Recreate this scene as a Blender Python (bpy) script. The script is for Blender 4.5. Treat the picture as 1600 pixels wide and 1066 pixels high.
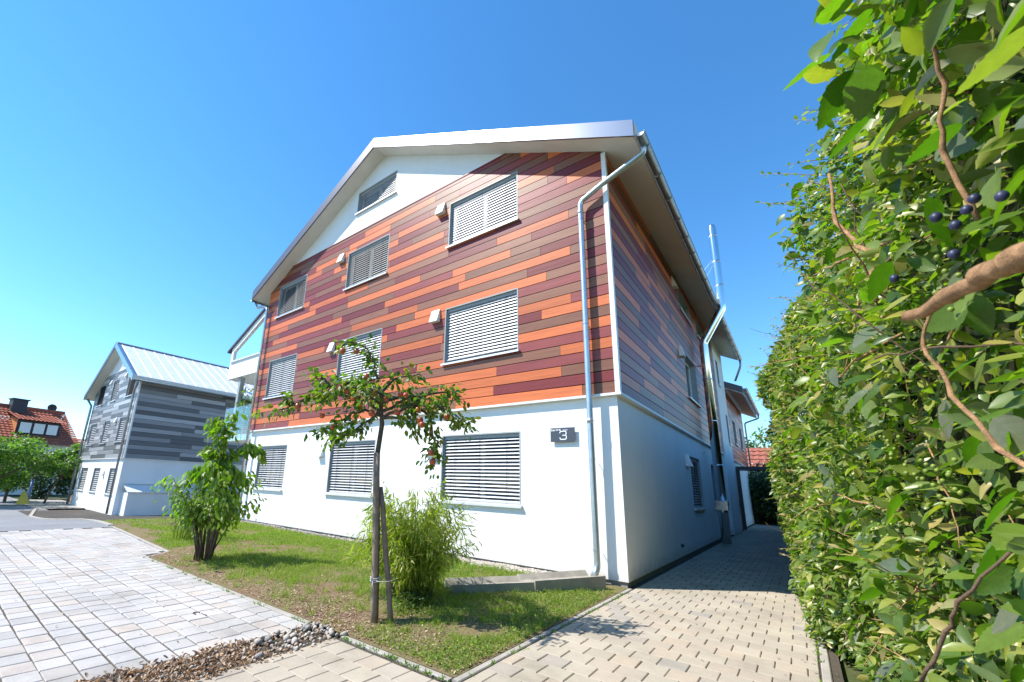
import bpy, math, random
import numpy as np
from mathutils import Vector, Matrix, noise as mnoise

for o in list(bpy.data.objects):
    bpy.data.objects.remove(o)
sc = bpy.context.scene
COL = sc.collection
rng = np.random.default_rng(7)
random.seed(7)
R = math.radians

# ------------------------------------------------------------------ camera
cam_d = bpy.data.cameras.new('camera')
cam = bpy.data.objects.new('camera', cam_d)
COL.objects.link(cam)
vR = Vector((0.77655296, 0.62897099, 0.03689162))
vU = Vector((0.12610223, -0.21252566, 0.96898456))
vD = Vector((-0.61730359, 0.74781572, 0.24435207))
CAM = Vector((2.25533588, -7.35782017, 1.36038153))
cam.matrix_world = Matrix(((vR.x, vU.x, -vD.x, CAM.x), (vR.y, vU.y, -vD.y, CAM.y), (vR.z, vU.z, -vD.z, CAM.z), (0, 0, 0, 1)))
cam_d.sensor_fit = 'HORIZONTAL'
cam_d.sensor_width = 36.0
cam_d.lens = 657.4123 / 1600 * 36
cam_d.shift_x = 100.7788 / 1600
cam_d.shift_y = 60.6173 / 1600
cam_d.clip_start = 0.03
cam_d.clip_end = 2000
cam_d.dof.use_dof = True
cam_d.dof.focus_distance = 9.0
cam_d.dof.aperture_fstop = 11.0
sc.camera = cam

# ------------------------------------------------------------------ sky, sun, exposure
SUN_AZ = math.atan2(-0.729, -0.684)      # where the sun stands, clockwise from +Y
SUN_EL = R(51)
world = bpy.data.worlds.new('World')
sc.world = world
world.use_nodes = True
wn = world.node_tree.nodes
wl = world.node_tree.links
wn.clear()
sky = wn.new('ShaderNodeTexSky')
sky.sky_type = 'NISHITA'
sky.sun_disc = False
sky.sun_elevation = SUN_EL
sky.sun_rotation = SUN_AZ % (2 * math.pi)
sky.altitude = 0
sky.air_density = 1.0
sky.dust_density = 0.0
sky.ozone_density = 5.0
bg = wn.new('ShaderNodeBackground')
bg.inputs['Strength'].default_value = 0.15
wo = wn.new('ShaderNodeOutputWorld')
hs = wn.new('ShaderNodeHueSaturation')      # the clear, deep blue of the whole sky
hs.inputs['Saturation'].default_value = 1.2
hs.inputs['Hue'].default_value = 0.4955
wl.new(sky.outputs[0], hs.inputs['Color'])
wl.new(hs.outputs[0], bg.inputs[0])
wl.new(bg.outputs[0], wo.inputs[0])

sun_d = bpy.data.lights.new('sun', 'SUN')
sun_d.energy = 4.2
sun_d.angle = R(0.5)
sun_d.color = (1.0, 0.95, 0.87)
sun = bpy.data.objects.new('sun', sun_d)
COL.objects.link(sun)
ce = math.cos(SUN_EL)
travel = Vector((0.729 * ce, 0.684 * ce, -math.sin(SUN_EL)))
sun.rotation_euler = travel.to_track_quat('-Z', 'Y').to_euler()
sun.location = (-30, -30, 40)

sc.view_settings.view_transform = 'Standard'
sc.view_settings.look = 'None'
sc.view_settings.gamma = 1
sc.view_settings.use_curve_mapping = False
sc.view_settings.exposure = 0.98

# ================================================================== helpers
G0 = -0.08


def zg(x):
    """height of the ground: level in front of the near building, then falling towards the street"""
    t = min(1.0, max(0.0, (-12.5 - x) / 15.5))
    return G0 - 0.8 * (3 * t * t - 2 * t ** 3)


class MB:
    def __init__(s):
        s.v = []
        s.f = []

    def add(s, vs, fs):
        n = len(s.v)
        s.v += [tuple(v) for v in vs]
        s.f += [tuple(i + n for i in f) for f in fs]
        return s

    def box(s, x0, x1, y0, y1, z0, z1):
        return s.add([(x0, y0, z0), (x1, y0, z0), (x1, y1, z0), (x0, y1, z0), (x0, y0, z1), (x1, y0, z1), (x1, y1, z1), (x0, y1, z1)],
                     [(0, 3, 2, 1), (4, 5, 6, 7), (0, 1, 5, 4), (1, 2, 6, 5), (2, 3, 7, 6), (3, 0, 4, 7)])

    def hexa(s, p):
        return s.add(p, [(0, 3, 2, 1), (4, 5, 6, 7), (0, 1, 5, 4), (1, 2, 6, 5), (2, 3, 7, 6), (3, 0, 4, 7)])

    def prism(s, poly, axis, a, b):
        """polygon of (p,q) pairs extruded along axis 'x' (p,q = y,z) or 'y' (p,q = x,z) or 'z'"""
        def P(p, q, t):
            return (t, p, q) if axis == 'x' else (p, t, q) if axis == 'y' else (p, q, t)
        n = len(poly)
        vs = [P(p, q, a) for p, q in poly] + [P(p, q, b) for p, q in poly]
        fs = [tuple(range(n))[::-1], tuple(range(n, 2 * n))]
        fs += [(i, (i + 1) % n, n + (i + 1) % n, n + i) for i in range(n)]
        return s.add(vs, fs)

    def tube(s, pts, rad, n=8, caps=True):
        pts = [Vector(p) for p in pts]
        m = len(pts)
        if not isinstance(rad, (list, tuple)):
            rad = [rad] * m
        up = Vector((0.3, 0.2, 1)).normalized()
        vs = []
        prev = None
        for i in range(m):
            d = (pts[min(i + 1, m - 1)] - pts[max(i - 1, 0)])
            if d.length < 1e-9:
                d = Vector((0, 0, 1))
            d.normalize()
            if prev is None:
                a = d.cross(up)
                if a.length < 0.05:
                    a = d.cross(Vector((1, 0, 0)))
                a.normalize()
            else:
                a = (prev - d * prev.dot(d))
                a.normalize()
            prev = a
            b = d.cross(a)
            for k in range(n):
                t = 2 * math.pi * k / n
                vs.append(pts[i] + (a * math.cos(t) + b * math.sin(t)) * rad[i])
        fs = []
        for i in range(m - 1):
            for k in range(n):
                k2 = (k + 1) % n
                fs.append((i * n + k, i * n + k2, (i + 1) * n + k2, (i + 1) * n + k))
        if caps:
            fs.append(tuple(range(n))[::-1])
            fs.append(tuple((m - 1) * n + k for k in range(n)))
        return s.add(vs, fs)

    def mesh(s, name, mat=None, smooth=False):
        me = bpy.data.meshes.new(name)
        me.from_pydata(s.v, [], s.f)
        if mat:
            me.materials.append(mat)
        if smooth:
            me.polygons.foreach_set('use_smooth', [True] * len(me.polygons))
        me.update()
        return me

    def build(s, name, mat, parent=None, smooth=False):
        return link(name, s.mesh(name, mat, smooth), parent)


WM = {}


def link(name, me, parent=None, mw=None):
    """mw is where the object stands in the world, whatever its parent"""
    o = bpy.data.objects.new(name, me)
    COL.objects.link(o)
    mw = mw if mw is not None else Matrix.Identity(4)
    if parent is not None:
        o.parent = parent
        o.matrix_parent_inverse = WM[parent.name].inverted()
    o.matrix_basis = mw
    WM[o.name] = mw
    return o


def empty(name, loc, label, cat, group=None):
    o = bpy.data.objects.new(name, None)
    COL.objects.link(o)
    o.empty_display_size = 0.3
    o.location = loc
    WM[o.name] = Matrix.Translation(loc)
    o['label'] = label
    o['category'] = cat
    if group:
        o['group'] = group
    return o


def tag(o, label=None, cat=None, group=None, kind=None):
    if label:
        o['label'] = label
    if cat:
        o['category'] = cat
    if group:
        o['group'] = group
    if kind:
        o['kind'] = kind
    return o


def smooth01(a, b, x):
    t = np.clip((x - a) / (b - a), 0, 1)
    return t * t * (3 - 2 * t)


# ------------------------------------------------------------------ mass of small faces, numpy
def frame_arrays(d, n):
    d = d / np.linalg.norm(d, axis=1, keepdims=True)
    n = n - (n * d).sum(1, keepdims=True) * d
    ln = np.linalg.norm(n, axis=1, keepdims=True)
    bad = ln[:, 0] < 1e-4
    n[bad] = np.cross(d[bad], np.array([0.31, 0.62, 0.71]))
    n = n / np.linalg.norm(n, axis=1, keepdims=True)
    return d, np.cross(n, d), n


def mass(name, pos, d, nrm, size, tmpl, mat, parent=None, width=None, smooth=False):
    """tmpl = (verts as (along, across, normal), faces); one copy for every pos"""
    tv, tf = tmpl
    tv = np.asarray(tv, float)
    N = len(pos)
    d, a, n = frame_arrays(np.asarray(d, float), np.asarray(nrm, float).copy())
    size = np.broadcast_to(np.asarray(size, float), (N,))
    w = size if width is None else np.broadcast_to(np.asarray(width, float), (N,))
    V = (pos[:, None, :] + d[:, None, :] * (tv[None, :, 0:1] * size[:, None, None])
         + a[:, None, :] * (tv[None, :, 1:2] * w[:, None, None]) + n[:, None, :] * (tv[None, :, 2:3] * size[:, None, None]))
    k = len(tv)
    loops = np.concatenate([np.asarray(f) for f in tf])
    tot = np.array([len(f) for f in tf])
    L = (np.arange(N)[:, None] * k + loops[None, :]).ravel()
    T = np.tile(tot, N)
    S = np.concatenate([[0], np.cumsum(T)[:-1]])
    me = bpy.data.meshes.new(name)
    me.vertices.add(N * k)
    me.vertices.foreach_set('co', V.astype(np.float32).ravel())
    me.loops.add(len(L))
    me.loops.foreach_set('vertex_index', L.astype(np.int32))
    me.polygons.add(len(T))
    me.polygons.foreach_set('loop_start', S.astype(np.int32))
    me.polygons.foreach_set('loop_total', T.astype(np.int32))
    at = me.attributes.new('rnd', 'FLOAT', 'FACE')
    at.data.foreach_set('value', np.repeat(rng.random(N), len(tf)).astype(np.float32))
    if smooth:
        me.polygons.foreach_set('use_smooth', np.ones(len(T), bool))
    me.materials.append(mat)
    me.update()
    me.validate()
    o = link(name, me, parent)
    o['kind'] = 'stuff'
    return o


def leaf_tmpl(w=0.45, fold=0.10, curl=0.12, stem=0.08):
    rows = [(0.0, 0.03), (stem, 0.05), (0.33, 0.9), (0.6, 1.0), (0.84, 0.55), (1.0, 0.02)]
    v = []
    for t, k in rows:
        h = -curl * t * t
        v += [(t, -w / 2 * k, h + fold * k * 0.5), (t, 0, h), (t, w / 2 * k, h + fold * k * 0.5)]
    f = []
    for i in range(len(rows) - 1):
        a = i * 3
        f += [(a, a + 1, a + 4, a + 3), (a + 1, a + 2, a + 5, a + 4)]
    return v, f


def leaf_small(w=0.45, fold=0.1, curl=0.1):
    return ([(0, 0, 0), (0.5, -w / 2, fold * 0.5 - curl * .25), (1, 0, -curl), (0.5, w / 2, fold * 0.5 - curl * .25), (0.5, 0, -curl * .25)],
            [(0, 4, 1), (4, 2, 1), (0, 3, 4), (4, 3, 2)])


def leaf_serrated(w=0.6, teeth=9, fold=0.12, curl=0.2, petiole=0.16):
    """ovate leaf with a finely toothed rim: midrib, inner blade line, rim"""
    v, f = [], []
    m_ = 2 * teeth + 1
    for i in range(m_):
        t = i / (m_ - 1)
        k = math.sin(math.pi * t ** 0.8) ** 0.8 * (1.05 - 0.35 * t)
        h = -curl * t * t
        tooth = 1.0 if i % 2 == 0 else 0.93
        sh = 0.035 if i % 2 == 0 and 0 < i < m_ - 1 else 0.0
        v += [(t + sh, -w / 2 * k * tooth, h + fold * k * 0.5 - 0.01 * k), (t, 0, h), (t + sh, w / 2 * k * tooth, h + fold * k * 0.5 - 0.01 * k)]
    for i in range(m_ - 1):
        a = i * 3
        f += [(a, a + 1, a + 4, a + 3), (a + 1, a + 2, a + 5, a + 4)]
    n_ = len(v)
    v += [(-petiole, -0.012, 0.04), (-petiole, 0.012, 0.04), (0.02, 0.012, 0.0), (0.02, -0.012, 0.0)]
    f.append((n_, n_ + 1, n_ + 2, n_ + 3))
    return v, f


def tmpl_mesh(name, tmpl, size, mat, smooth=True):
    me = bpy.data.meshes.new(name)
    me.from_pydata([(a * size, b * size, c * size) for a, b, c in tmpl[0]], [], tmpl[1])
    me.materials.append(mat)
    if smooth:
        me.polygons.foreach_set('use_smooth', [True] * len(me.polygons))
    me.update()
    return me


def basis(pos, d, n, s=1.0):
    d = Vector(d).normalized()
    n = Vector(n)
    n = n - d * n.dot(d)
    if n.length < 1e-4:
        n = d.orthogonal()
    n.normalize()
    a = n.cross(d)
    return Matrix(((d.x * s, a.x * s, n.x * s, pos[0]), (d.y * s, a.y * s, n.y * s, pos[1]), (d.z * s, a.z * s, n.z * s, pos[2]), (0, 0, 0, 1)))


# ================================================================== materials
def new_mat(name):
    m = bpy.data.materials.new(name)
    m.use_nodes = True
    nt = m.node_tree
    return m, nt, nt.nodes['Principled BSDF']


def N(nt, t, **kw):
    n = nt.nodes.new(t)
    for k, v in kw.items():
        if k in n.inputs.keys() if hasattr(n.inputs, 'keys') else False:
            n.inputs[k].default_value = v
        else:
            setattr(n, k, v)
    return n


def ramp(nt, stops, interp='LINEAR'):
    r = nt.nodes.new('ShaderNodeValToRGB')
    r.color_ramp.interpolation = interp
    el = r.color_ramp.elements
    while len(el) < len(stops):
        el.new(0.5)
    for e, (p, c) in zip(el, stops):
        e.position = p
        e.color = (*c, 1)
    return r


def objco(nt, scale=(1, 1, 1)):
    tc = nt.nodes.new('ShaderNodeTexCoord')
    mp = nt.nodes.new('ShaderNodeMapping')
    mp.inputs['Scale'].default_value = scale
    nt.links.new(tc.outputs['Object'], mp.inputs['Vector'])
    return mp.outputs['Vector']


def worldco(nt, scale=(1, 1, 1)):
    tc = nt.nodes.new('ShaderNodeNewGeometry')
    mp = nt.nodes.new('ShaderNodeMapping')
    mp.inputs['Scale'].default_value = scale
    nt.links.new(tc.outputs['Position'], mp.inputs['Vector'])
    return mp.outputs['Vector']


def noise(nt, vec, scale, detail=4, rough=0.55):
    n = nt.nodes.new('ShaderNodeTexNoise')
    n.inputs['Scale'].default_value = scale
    n.inputs['Detail'].default_value = detail
    n.inputs['Roughness'].default_value = rough
    nt.links.new(vec, n.inputs['Vector'])
    return n.outputs['Fac']


def mixc(nt, fac, a, b, mode='MIX'):
    m = nt.nodes.new('ShaderNodeMix')
    m.data_type = 'RGBA'
    m.blend_type = mode
    for sock, val in ((m.inputs['Factor'], fac), (m.inputs['A'], a), (m.inputs['B'], b)):
        pass
    ins = [i for i in m.inputs if i.enabled or True]
    fi = m.inputs[0]
    ai = [i for i in m.inputs if i.name == 'A' and i.type == 'RGBA'][0]
    bi = [i for i in m.inputs if i.name == 'B' and i.type == 'RGBA'][0]
    for sock, val in ((fi, fac), (ai, a), (bi, b)):
        if isinstance(val, bpy.types.NodeSocket):
            nt.links.new(val, sock)
        elif isinstance(val, (int, float)):
            sock.default_value = val
        else:
            sock.default_value = (*val, 1)
    return [o for o in m.outputs if o.type == 'RGBA'][0]


def bump(nt, bsdf, h, strength=0.3, dist=0.01):
    b = nt.nodes.new('ShaderNodeBump')
    b.inputs['Strength'].default_value = strength
    b.inputs['Distance'].default_value = dist
    nt.links.new(h, b.inputs['Height'])
    nt.links.new(b.outputs['Normal'], bsdf.inputs['Normal'])


def rnd_value(nt):
    """one number per piece: the face attribute of a joined mass plus the random of a single object"""
    at = nt.nodes.new('ShaderNodeAttribute')
    at.attribute_name = 'rnd'
    oi = nt.nodes.new('ShaderNodeObjectInfo')
    ad = nt.nodes.new('ShaderNodeMath')
    ad.operation = 'ADD'
    nt.links.new(at.outputs['Fac'], ad.inputs[0])
    nt.links.new(oi.outputs['Random'], ad.inputs[1])
    fr = nt.nodes.new('ShaderNodeMath')
    fr.operation = 'FRACT'
    nt.links.new(ad.outputs[0], fr.inputs[0])
    return fr.outputs[0]


def plaster(name, col, bs=0.35, scale=140, dirt=0.55):
    m, nt, b = new_mat(name)
    v = worldco(nt)
    n1 = noise(nt, v, 0.6, 5)
    n2 = noise(nt, v, scale, 3)
    r = ramp(nt, [(0.3, tuple(c * 0.94 for c in col)), (0.7, col)])
    nt.links.new(n1, r.inputs[0])
    # faint vertical rain streaks and splashed dirt at the foot of the wall
    ns = noise(nt, worldco(nt, (1.6, 1.6, 0.22)), 1.0, 6, 0.7)
    rs = ramp(nt, [(0.32, (0.95, 0.945, 0.935)), (0.56, (1, 1, 1))])
    nt.links.new(ns, rs.inputs[0])
    col1 = mixc(nt, 1.0, r.outputs[0], rs.outputs[0], 'MULTIPLY')
    gp_ = nt.nodes.new('ShaderNodeNewGeometry')
    sz_ = nt.nodes.new('ShaderNodeSeparateXYZ')
    nt.links.new(gp_.outputs['Position'], sz_.inputs[0])
    mr_ = nt.nodes.new('ShaderNodeMapRange')
    mr_.inputs['From Min'].default_value = 0.0
    mr_.inputs['From Max'].default_value = 0.45
    mr_.inputs['To Min'].default_value = 1.0
    mr_.inputs['To Max'].default_value = 0.0
    nt.links.new(sz_.outputs['Z'], mr_.inputs['Value'])
    nd = noise(nt, v, 5, 6, 0.7)
    ml = nt.nodes.new('ShaderNodeMath')
    ml.operation = 'MULTIPLY'
    nt.links.new(mr_.outputs[0], ml.inputs[0])
    nt.links.new(nd, ml.inputs[1])
    rd = ramp(nt, [(0.25, (0, 0, 0)), (0.6, (dirt, dirt, dirt))])
    nt.links.new(ml.outputs[0], rd.inputs[0])
    col2 = mixc(nt, rd.outputs[0], col1, (0.36, 0.32, 0.26))
    nt.links.new(col2, b.inputs['Base Color'])
    b.inputs['Roughness'].default_value = 0.9
    bump(nt, b, n2, bs, 0.006)
    return m


def metal(name, col, rough=0.35, metallic=1.0, var=0.1, scale=6):
    m, nt, b = new_mat(name)
    v = worldco(nt)
    n1 = noise(nt, v, scale, 5)
    r = ramp(nt, [(0.3, tuple(c * (1 - var) for c in col)), (0.7, tuple(min(1, c * (1 + var)) for c in col))])
    nt.links.new(n1, r.inputs[0])
    nt.links.new(r.outputs[0], b.inputs['Base Color'])
    b.inputs['Metallic'].default_value = metallic
    b.inputs['Roughness'].default_value = rough
    return m


def plain(name, col, rough=0.6, spec=0.5, var=0.06, scale=8, bs=0.0):
    m, nt, b = new_mat(name)
    v = worldco(nt)
    n1 = noise(nt, v, scale, 4)
    r = ramp(nt, [(0.3, tuple(c * (1 - var) for c in col)), (0.7, tuple(min(1, c * (1 + var)) for c in col))])
    nt.links.new(n1, r.inputs[0])
    nt.links.new(r.outputs[0], b.inputs['Base Color'])
    b.inputs['Roughness'].default_value = rough
    b.inputs['Specular IOR Level'].default_value = spec
    if bs:
        bump(nt, b, noise(nt, v, scale * 12, 3), bs, 0.004)
    return m


def plank_mat(name, col, axis='x', rough=0.43):
    m, nt, b = new_mat(name)
    sc_ = (0.6, 14, 14) if axis == 'x' else (14, 0.6, 14)
    v = worldco(nt, sc_)
    oi = nt.nodes.new('ShaderNodeObjectInfo')
    add = nt.nodes.new('ShaderNodeVectorMath')
    add.operation = 'ADD'
    mul = nt.nodes.new('ShaderNodeMath')
    mul.operation = 'MULTIPLY'
    mul.inputs[1].default_value = 50
    nt.links.new(oi.outputs['Random'], mul.inputs[0])
    nt.links.new(v, add.inputs[0])
    nt.links.new(mul.outputs[0], add.inputs[1])
    n1 = noise(nt, add.outputs[0], 2.2, 6, 0.65)
    r = ramp(nt, [(0.25, tuple(c * 0.72 for c in col)), (0.5, col), (0.8, tuple(min(1, c * 1.22) for c in col))])
    nt.links.new(n1, r.inputs[0])
    hv = nt.nodes.new('ShaderNodeHueSaturation')
    mr = nt.nodes.new('ShaderNodeMapRange')
    mr.inputs['To Min'].default_value = 0.82
    mr.inputs['To Max'].default_value = 1.16
    nt.links.new(oi.outputs['Random'], mr.inputs['Value'])
    nt.links.new(mr.outputs[0], hv.inputs['Value'])
    nt.links.new(r.outputs[0], hv.inputs['Color'])
    nt.links.new(hv.outputs[0], b.inputs['Base Color'])
    b.inputs['Roughness'].default_value = rough
    b.inputs['Specular IOR Level'].default_value = 0.33
    bump(nt, b, n1, 0.5, 0.004)
    return m


def leaf_mat(name, stops, trans=(0.35, 0.55, 0.06), tr=0.35, rough=0.42, spec=0.4, veins=False):
    m, nt, b = new_mat(name)
    rv = rnd_value(nt)
    r = ramp(nt, stops)
    nt.links.new(rv, r.inputs[0])
    n1 = noise(nt, worldco(nt), 60, 2)
    hv = nt.nodes.new('ShaderNodeHueSaturation')
    mr = nt.nodes.new('ShaderNodeMapRange')
    mr.inputs['To Min'].default_value = 0.75
    mr.inputs['To Max'].default_value = 1.25
    nt.links.new(n1, mr.inputs['Value'])
    nt.links.new(mr.outputs[0], hv.inputs['Value'])
    nt.links.new(r.outputs[0], hv.inputs['Color'])
    leafcol = hv.outputs[0]
    if veins:
        # midrib and slanting side veins in the leaf's own coordinates (x along, y across)
        tc_ = nt.nodes.new('ShaderNodeTexCoord')
        sx = nt.nodes.new('ShaderNodeSeparateXYZ')
        nt.links.new(tc_.outputs['Object'], sx.inputs[0])

        def mth(op, a, c=None):
            q = nt.nodes.new('ShaderNodeMath')
            q.operation = op
            for i, val in enumerate((a, c)):
                if val is None:
                    continue
                if isinstance(val, (int, float)):
                    q.inputs[i].default_value = val
                else:
                    nt.links.new(val, q.inputs[i])
            return q.outputs[0]
        ay = mth('ABSOLUTE', sx.outputs['Y'])
        u = mth('SUBTRACT', sx.outputs['X'], mth('MULTIPLY', ay, 0.75))
        w = mth('ABSOLUTE', mth('SUBTRACT', mth('FRACT', mth('MULTIPLY', u, 9.0)), 0.5))
        side = mth('LESS_THAN', w, 0.07)
        mid = mth('LESS_THAN', ay, 0.014)
        vein = mth('MAXIMUM', side, mid)
        pale = mixc(nt, 1.0, leafcol, (1.5, 1.4, 1.5), 'MULTIPLY')
        leafcol = mixc(nt, mth('MULTIPLY', vein, 0.22), leafcol, pale)
        hh = mth('SUBTRACT', mth('MULTIPLY', w, 1.6), mth('MULTIPLY', mid, 0.6))
        bump(nt, b, hh, 0.06, 0.003)
    nt.links.new(leafcol, b.inputs['Base Color'])
    b.inputs['Roughness'].default_value = rough
    b.inputs['Specular IOR Level'].default_value = spec
    tb = nt.nodes.new('ShaderNodeBsdfTranslucent')
    tc = mixc(nt, 1.0, leafcol, trans, 'MULTIPLY')
    sc2 = mixc(nt, 1.0, tc, (4.0, 4.0, 4.0), 'MULTIPLY')
    tb.inputs['Color'].default_value = (*trans, 1)
    nt.links.new(sc2, tb.inputs['Color'])
    mx = nt.nodes.new('ShaderNodeMixShader')
    mx.inputs[0].default_value = tr
    out = nt.nodes['Material Output']
    nt.links.new(b.outputs[0], mx.inputs[1])
    nt.links.new(tb.outputs[0], mx.inputs[2])
    nt.links.new(mx.outputs[0], out.inputs['Surface'])
    return m


def paver_mat(name, stops, bs=0.25):
    m, nt, b = new_mat(name)
    rv = rnd_value(nt)
    r = ramp(nt, stops)
    nt.links.new(rv, r.inputs[0])
    v = worldco(nt)
    big = noise(nt, v, 1.3, 7, 0.68)
    fine = noise(nt, v, 90, 4, 0.7)
    mr = nt.nodes.new('ShaderNodeMapRange')
    mr.inputs['From Min'].default_value = 0.3
    mr.inputs['From Max'].default_value = 0.7
    mr.inputs['To Min'].default_value = 0.88
    mr.inputs['To Max'].default_value = 1.08
    nt.links.new(fine, mr.inputs['Value'])
    hv = nt.nodes.new('ShaderNodeHueSaturation')
    nt.links.new(mr.outputs[0], hv.inputs['Value'])
    st = ramp(nt, [(0.32, (0.72, 0.71, 0.69)), (0.46, (0.93, 0.925, 0.92)), (0.62, (1.05, 1.04, 1.03))])
    nt.links.new(big, st.inputs[0])
    c = mixc(nt, 1.0, r.outputs[0], st.outputs[0], 'MULTIPLY')
    nt.links.new(c, hv.inputs['Color'])
    nt.links.new(hv.outputs[0], b.inputs['Base Color'])
    b.inputs['Roughness'].default_value = 0.85
    b.inputs['Specular IOR Level'].default_value = 0.3
    bump(nt, b, fine, bs, 0.003)
    return m


def ground_mat(name, a, bcol, c, scale=1.5, fine=50):
    m, nt, b = new_mat(name)
    v = worldco(nt)
    n1 = noise(nt, v, scale, 6, 0.6)
    n2 = noise(nt, v, fine, 4, 0.7)
    r = ramp(nt, [(0.36, a), (0.52, bcol), (0.66, c)])
    nt.links.new(n1, r.inputs[0])
    r2 = ramp(nt, [(0.3, (0.65, 0.65, 0.65)), (0.7, (1.15, 1.15, 1.15))])
    nt.links.new(n2, r2.inputs[0])
    col = mixc(nt, 1.0, r.outputs[0], r2.outputs[0], 'MULTIPLY')
    nt.links.new(col, b.inputs['Base Color'])
    b.inputs['Roughness'].default_value = 0.95
    b.inputs['Specular IOR Level'].default_value = 0.2
    bump(nt, b, n2, 0.6, 0.02)
    return m


M = {}
M['plaster'] = plaster('white_render', (0.82, 0.82, 0.80))
M['plaster_far'] = plaster('white_render_far', (0.80, 0.80, 0.79), dirt=0.0)
M['plinth'] = plaster('grey_plinth', (0.22, 0.21, 0.20), 0.5, 60)
M['backing'] = plain('dark_backing', (0.02, 0.018, 0.018), 0.9, 0.1)
M['trim'] = plain('white_metal_trim', (0.72, 0.72, 0.70), 0.45)
M['reveal'] = plain('grey_window_casing', (0.30, 0.325, 0.335), 0.45, 0.5)
M['sill'] = metal('aluminium_sill', (0.72, 0.72, 0.72), 0.4, 0.4, 0.05)
M['sash'] = plain('white_sash', (0.75, 0.75, 0.74), 0.4)
M['slat'] = metal('blind_slat_aluminium', (0.46, 0.47, 0.48), 0.45, 0.2, 0.03)
M['cord'] = plain('black_cord', (0.03, 0.03, 0.03), 0.8)
mg, nt, b = new_mat('window_glass')
b.inputs['Base Color'].default_value = (0.012, 0.014, 0.016, 1)  # opaque near-black, the dark of the rooms behind put into the glass colour
b.inputs['Roughness'].default_value = 0.03
b.inputs['Specular IOR Level'].default_value = 0.8
M['glass'] = mg
mg, nt, b = new_mat('clear_balcony_glass')
b.inputs['Base Color'].default_value = (0.80, 0.95, 0.94, 1)
b.inputs['Roughness'].default_value = 0.02
b.inputs['Transmission Weight'].default_value = 1.0
b.inputs['IOR'].default_value = 1.5
M['clear'] = mg
M['roof'] = metal('zinc_roof_sheet', (0.74, 0.74, 0.74), 0.42, 0.3, 0.05, 3)
M['verge'] = metal('verge_sheet', (0.40, 0.40, 0.41), 0.25, 0.95, 0.04, 2)
M['verge_dark'] = metal('dark_verge_sheet', (0.11, 0.11, 0.13), 0.4, 0.3, 0.05, 2)
M['soffit'] = plain('cream_soffit_board', (0.66, 0.63, 0.57), 0.7, 0.3, 0.04, 2)
M['zinc'] = metal('zinc_pipe', (0.50, 0.54, 0.57), 0.36, 0.85, 0.10, 9)
M['zinc_dark'] = metal('weathered_zinc_gutter', (0.36, 0.38, 0.38), 0.42, 0.8, 0.12, 5)
M['steel'] = metal('stainless_flue', (0.72, 0.73, 0.74), 0.16, 1.0, 0.03, 4)
M['vent'] = plain('white_vent_plastic', (0.78, 0.78, 0.76), 0.5)
M['sign'] = plain('slate_sign', (0.055, 0.065, 0.085), 0.4)
M['white_paint'] = plain('white_lettering', (0.85, 0.85, 0.85), 0.5)
M['dark_mark'] = plain('dark_mark', (0.03, 0.025, 0.02), 0.8)
M['concrete'] = plain('cast_concrete', (0.36, 0.325, 0.27), 0.9, 0.2, 0.22, 5, 0.4)
M['kerb'] = plain('kerb_concrete', (0.34, 0.315, 0.275), 0.9, 0.2, 0.15, 6, 0.4)
M['canopy'] = plain('dark_canopy_metal', (0.03, 0.03, 0.035), 0.4)
for ax in 'xy':
    M['orange' + ax] = plank_mat('orange_plank_' + ax, (0.58, 0.15, 0.048), ax)
    M['maroon' + ax] = plank_mat('maroon_plank_' + ax, (0.19, 0.030, 0.028), ax)
    M['brown' + ax] = plank_mat('brown_plank_' + ax, (0.24, 0.10, 0.058), ax)
    M['wine' + ax] = plank_mat('wine_plank_' + ax, (0.235, 0.052, 0.046), ax)
    M['grey1' + ax] = plank_mat('pale_grey_plank_' + ax, (0.38, 0.385, 0.395), ax)
    M['grey2' + ax] = plank_mat('mid_grey_plank_' + ax, (0.25, 0.255, 0.265), ax)
    M['grey3' + ax] = plank_mat('dark_grey_plank_' + ax, (0.12, 0.124, 0.132), ax)
M['paver_r'] = paver_mat('beige_paver', [(0.0, (0.35, 0.305, 0.24)), (0.35, (0.41, 0.36, 0.28)), (0.7, (0.38, 0.335, 0.27)), (0.85, (0.41, 0.34, 0.26)), (1.0, (0.31, 0.285, 0.25))])
M['paver_l'] = paver_mat('pale_paver', [(0.0, (0.37, 0.36, 0.345)), (0.35, (0.45, 0.43, 0.405)), (0.6, (0.41, 0.40, 0.39)), (0.8, (0.44, 0.39, 0.345)), (1.0, (0.34, 0.33, 0.315))])
M['joint'] = ground_mat('joint_sand', (0.085, 0.072, 0.055), (0.11, 0.092, 0.07), (0.07, 0.068, 0.048), 3, 90)
M['asphalt'] = ground_mat('asphalt', (0.23, 0.235, 0.245), (0.255, 0.26, 0.27), (0.28, 0.285, 0.295), 0.5, 120)
M['forecourt'] = ground_mat('dark_forecourt', (0.075, 0.065, 0.055), (0.09, 0.08, 0.07), (0.11, 0.095, 0.08), 1.0, 90)
M['soil'] = ground_mat('lawn_soil', (0.20, 0.13, 0.085), (0.20, 0.155, 0.08), (0.15, 0.15, 0.05), 1.6, 45)
M['ground'] = ground_mat('field', (0.10, 0.085, 0.05), (0.08, 0.10, 0.035), (0.06, 0.09, 0.03), 0.4, 20)
M['bark'] = plain('grey_bark', (0.13, 0.10, 0.075), 0.9, 0.2, 0.3, 25, 0.8)
M['twig'] = plain('tan_twig', (0.46, 0.26, 0.13), 0.8, 0.25, 0.4, 75, 1.0)
M['twig_dark'] = plain('dark_twig', (0.12, 0.075, 0.05), 0.85, 0.2, 0.3, 30, 0.4)
M['stake'] = plain('weathered_stake', (0.27, 0.20, 0.15), 0.9, 0.2, 0.25, 12, 0.8)
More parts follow.
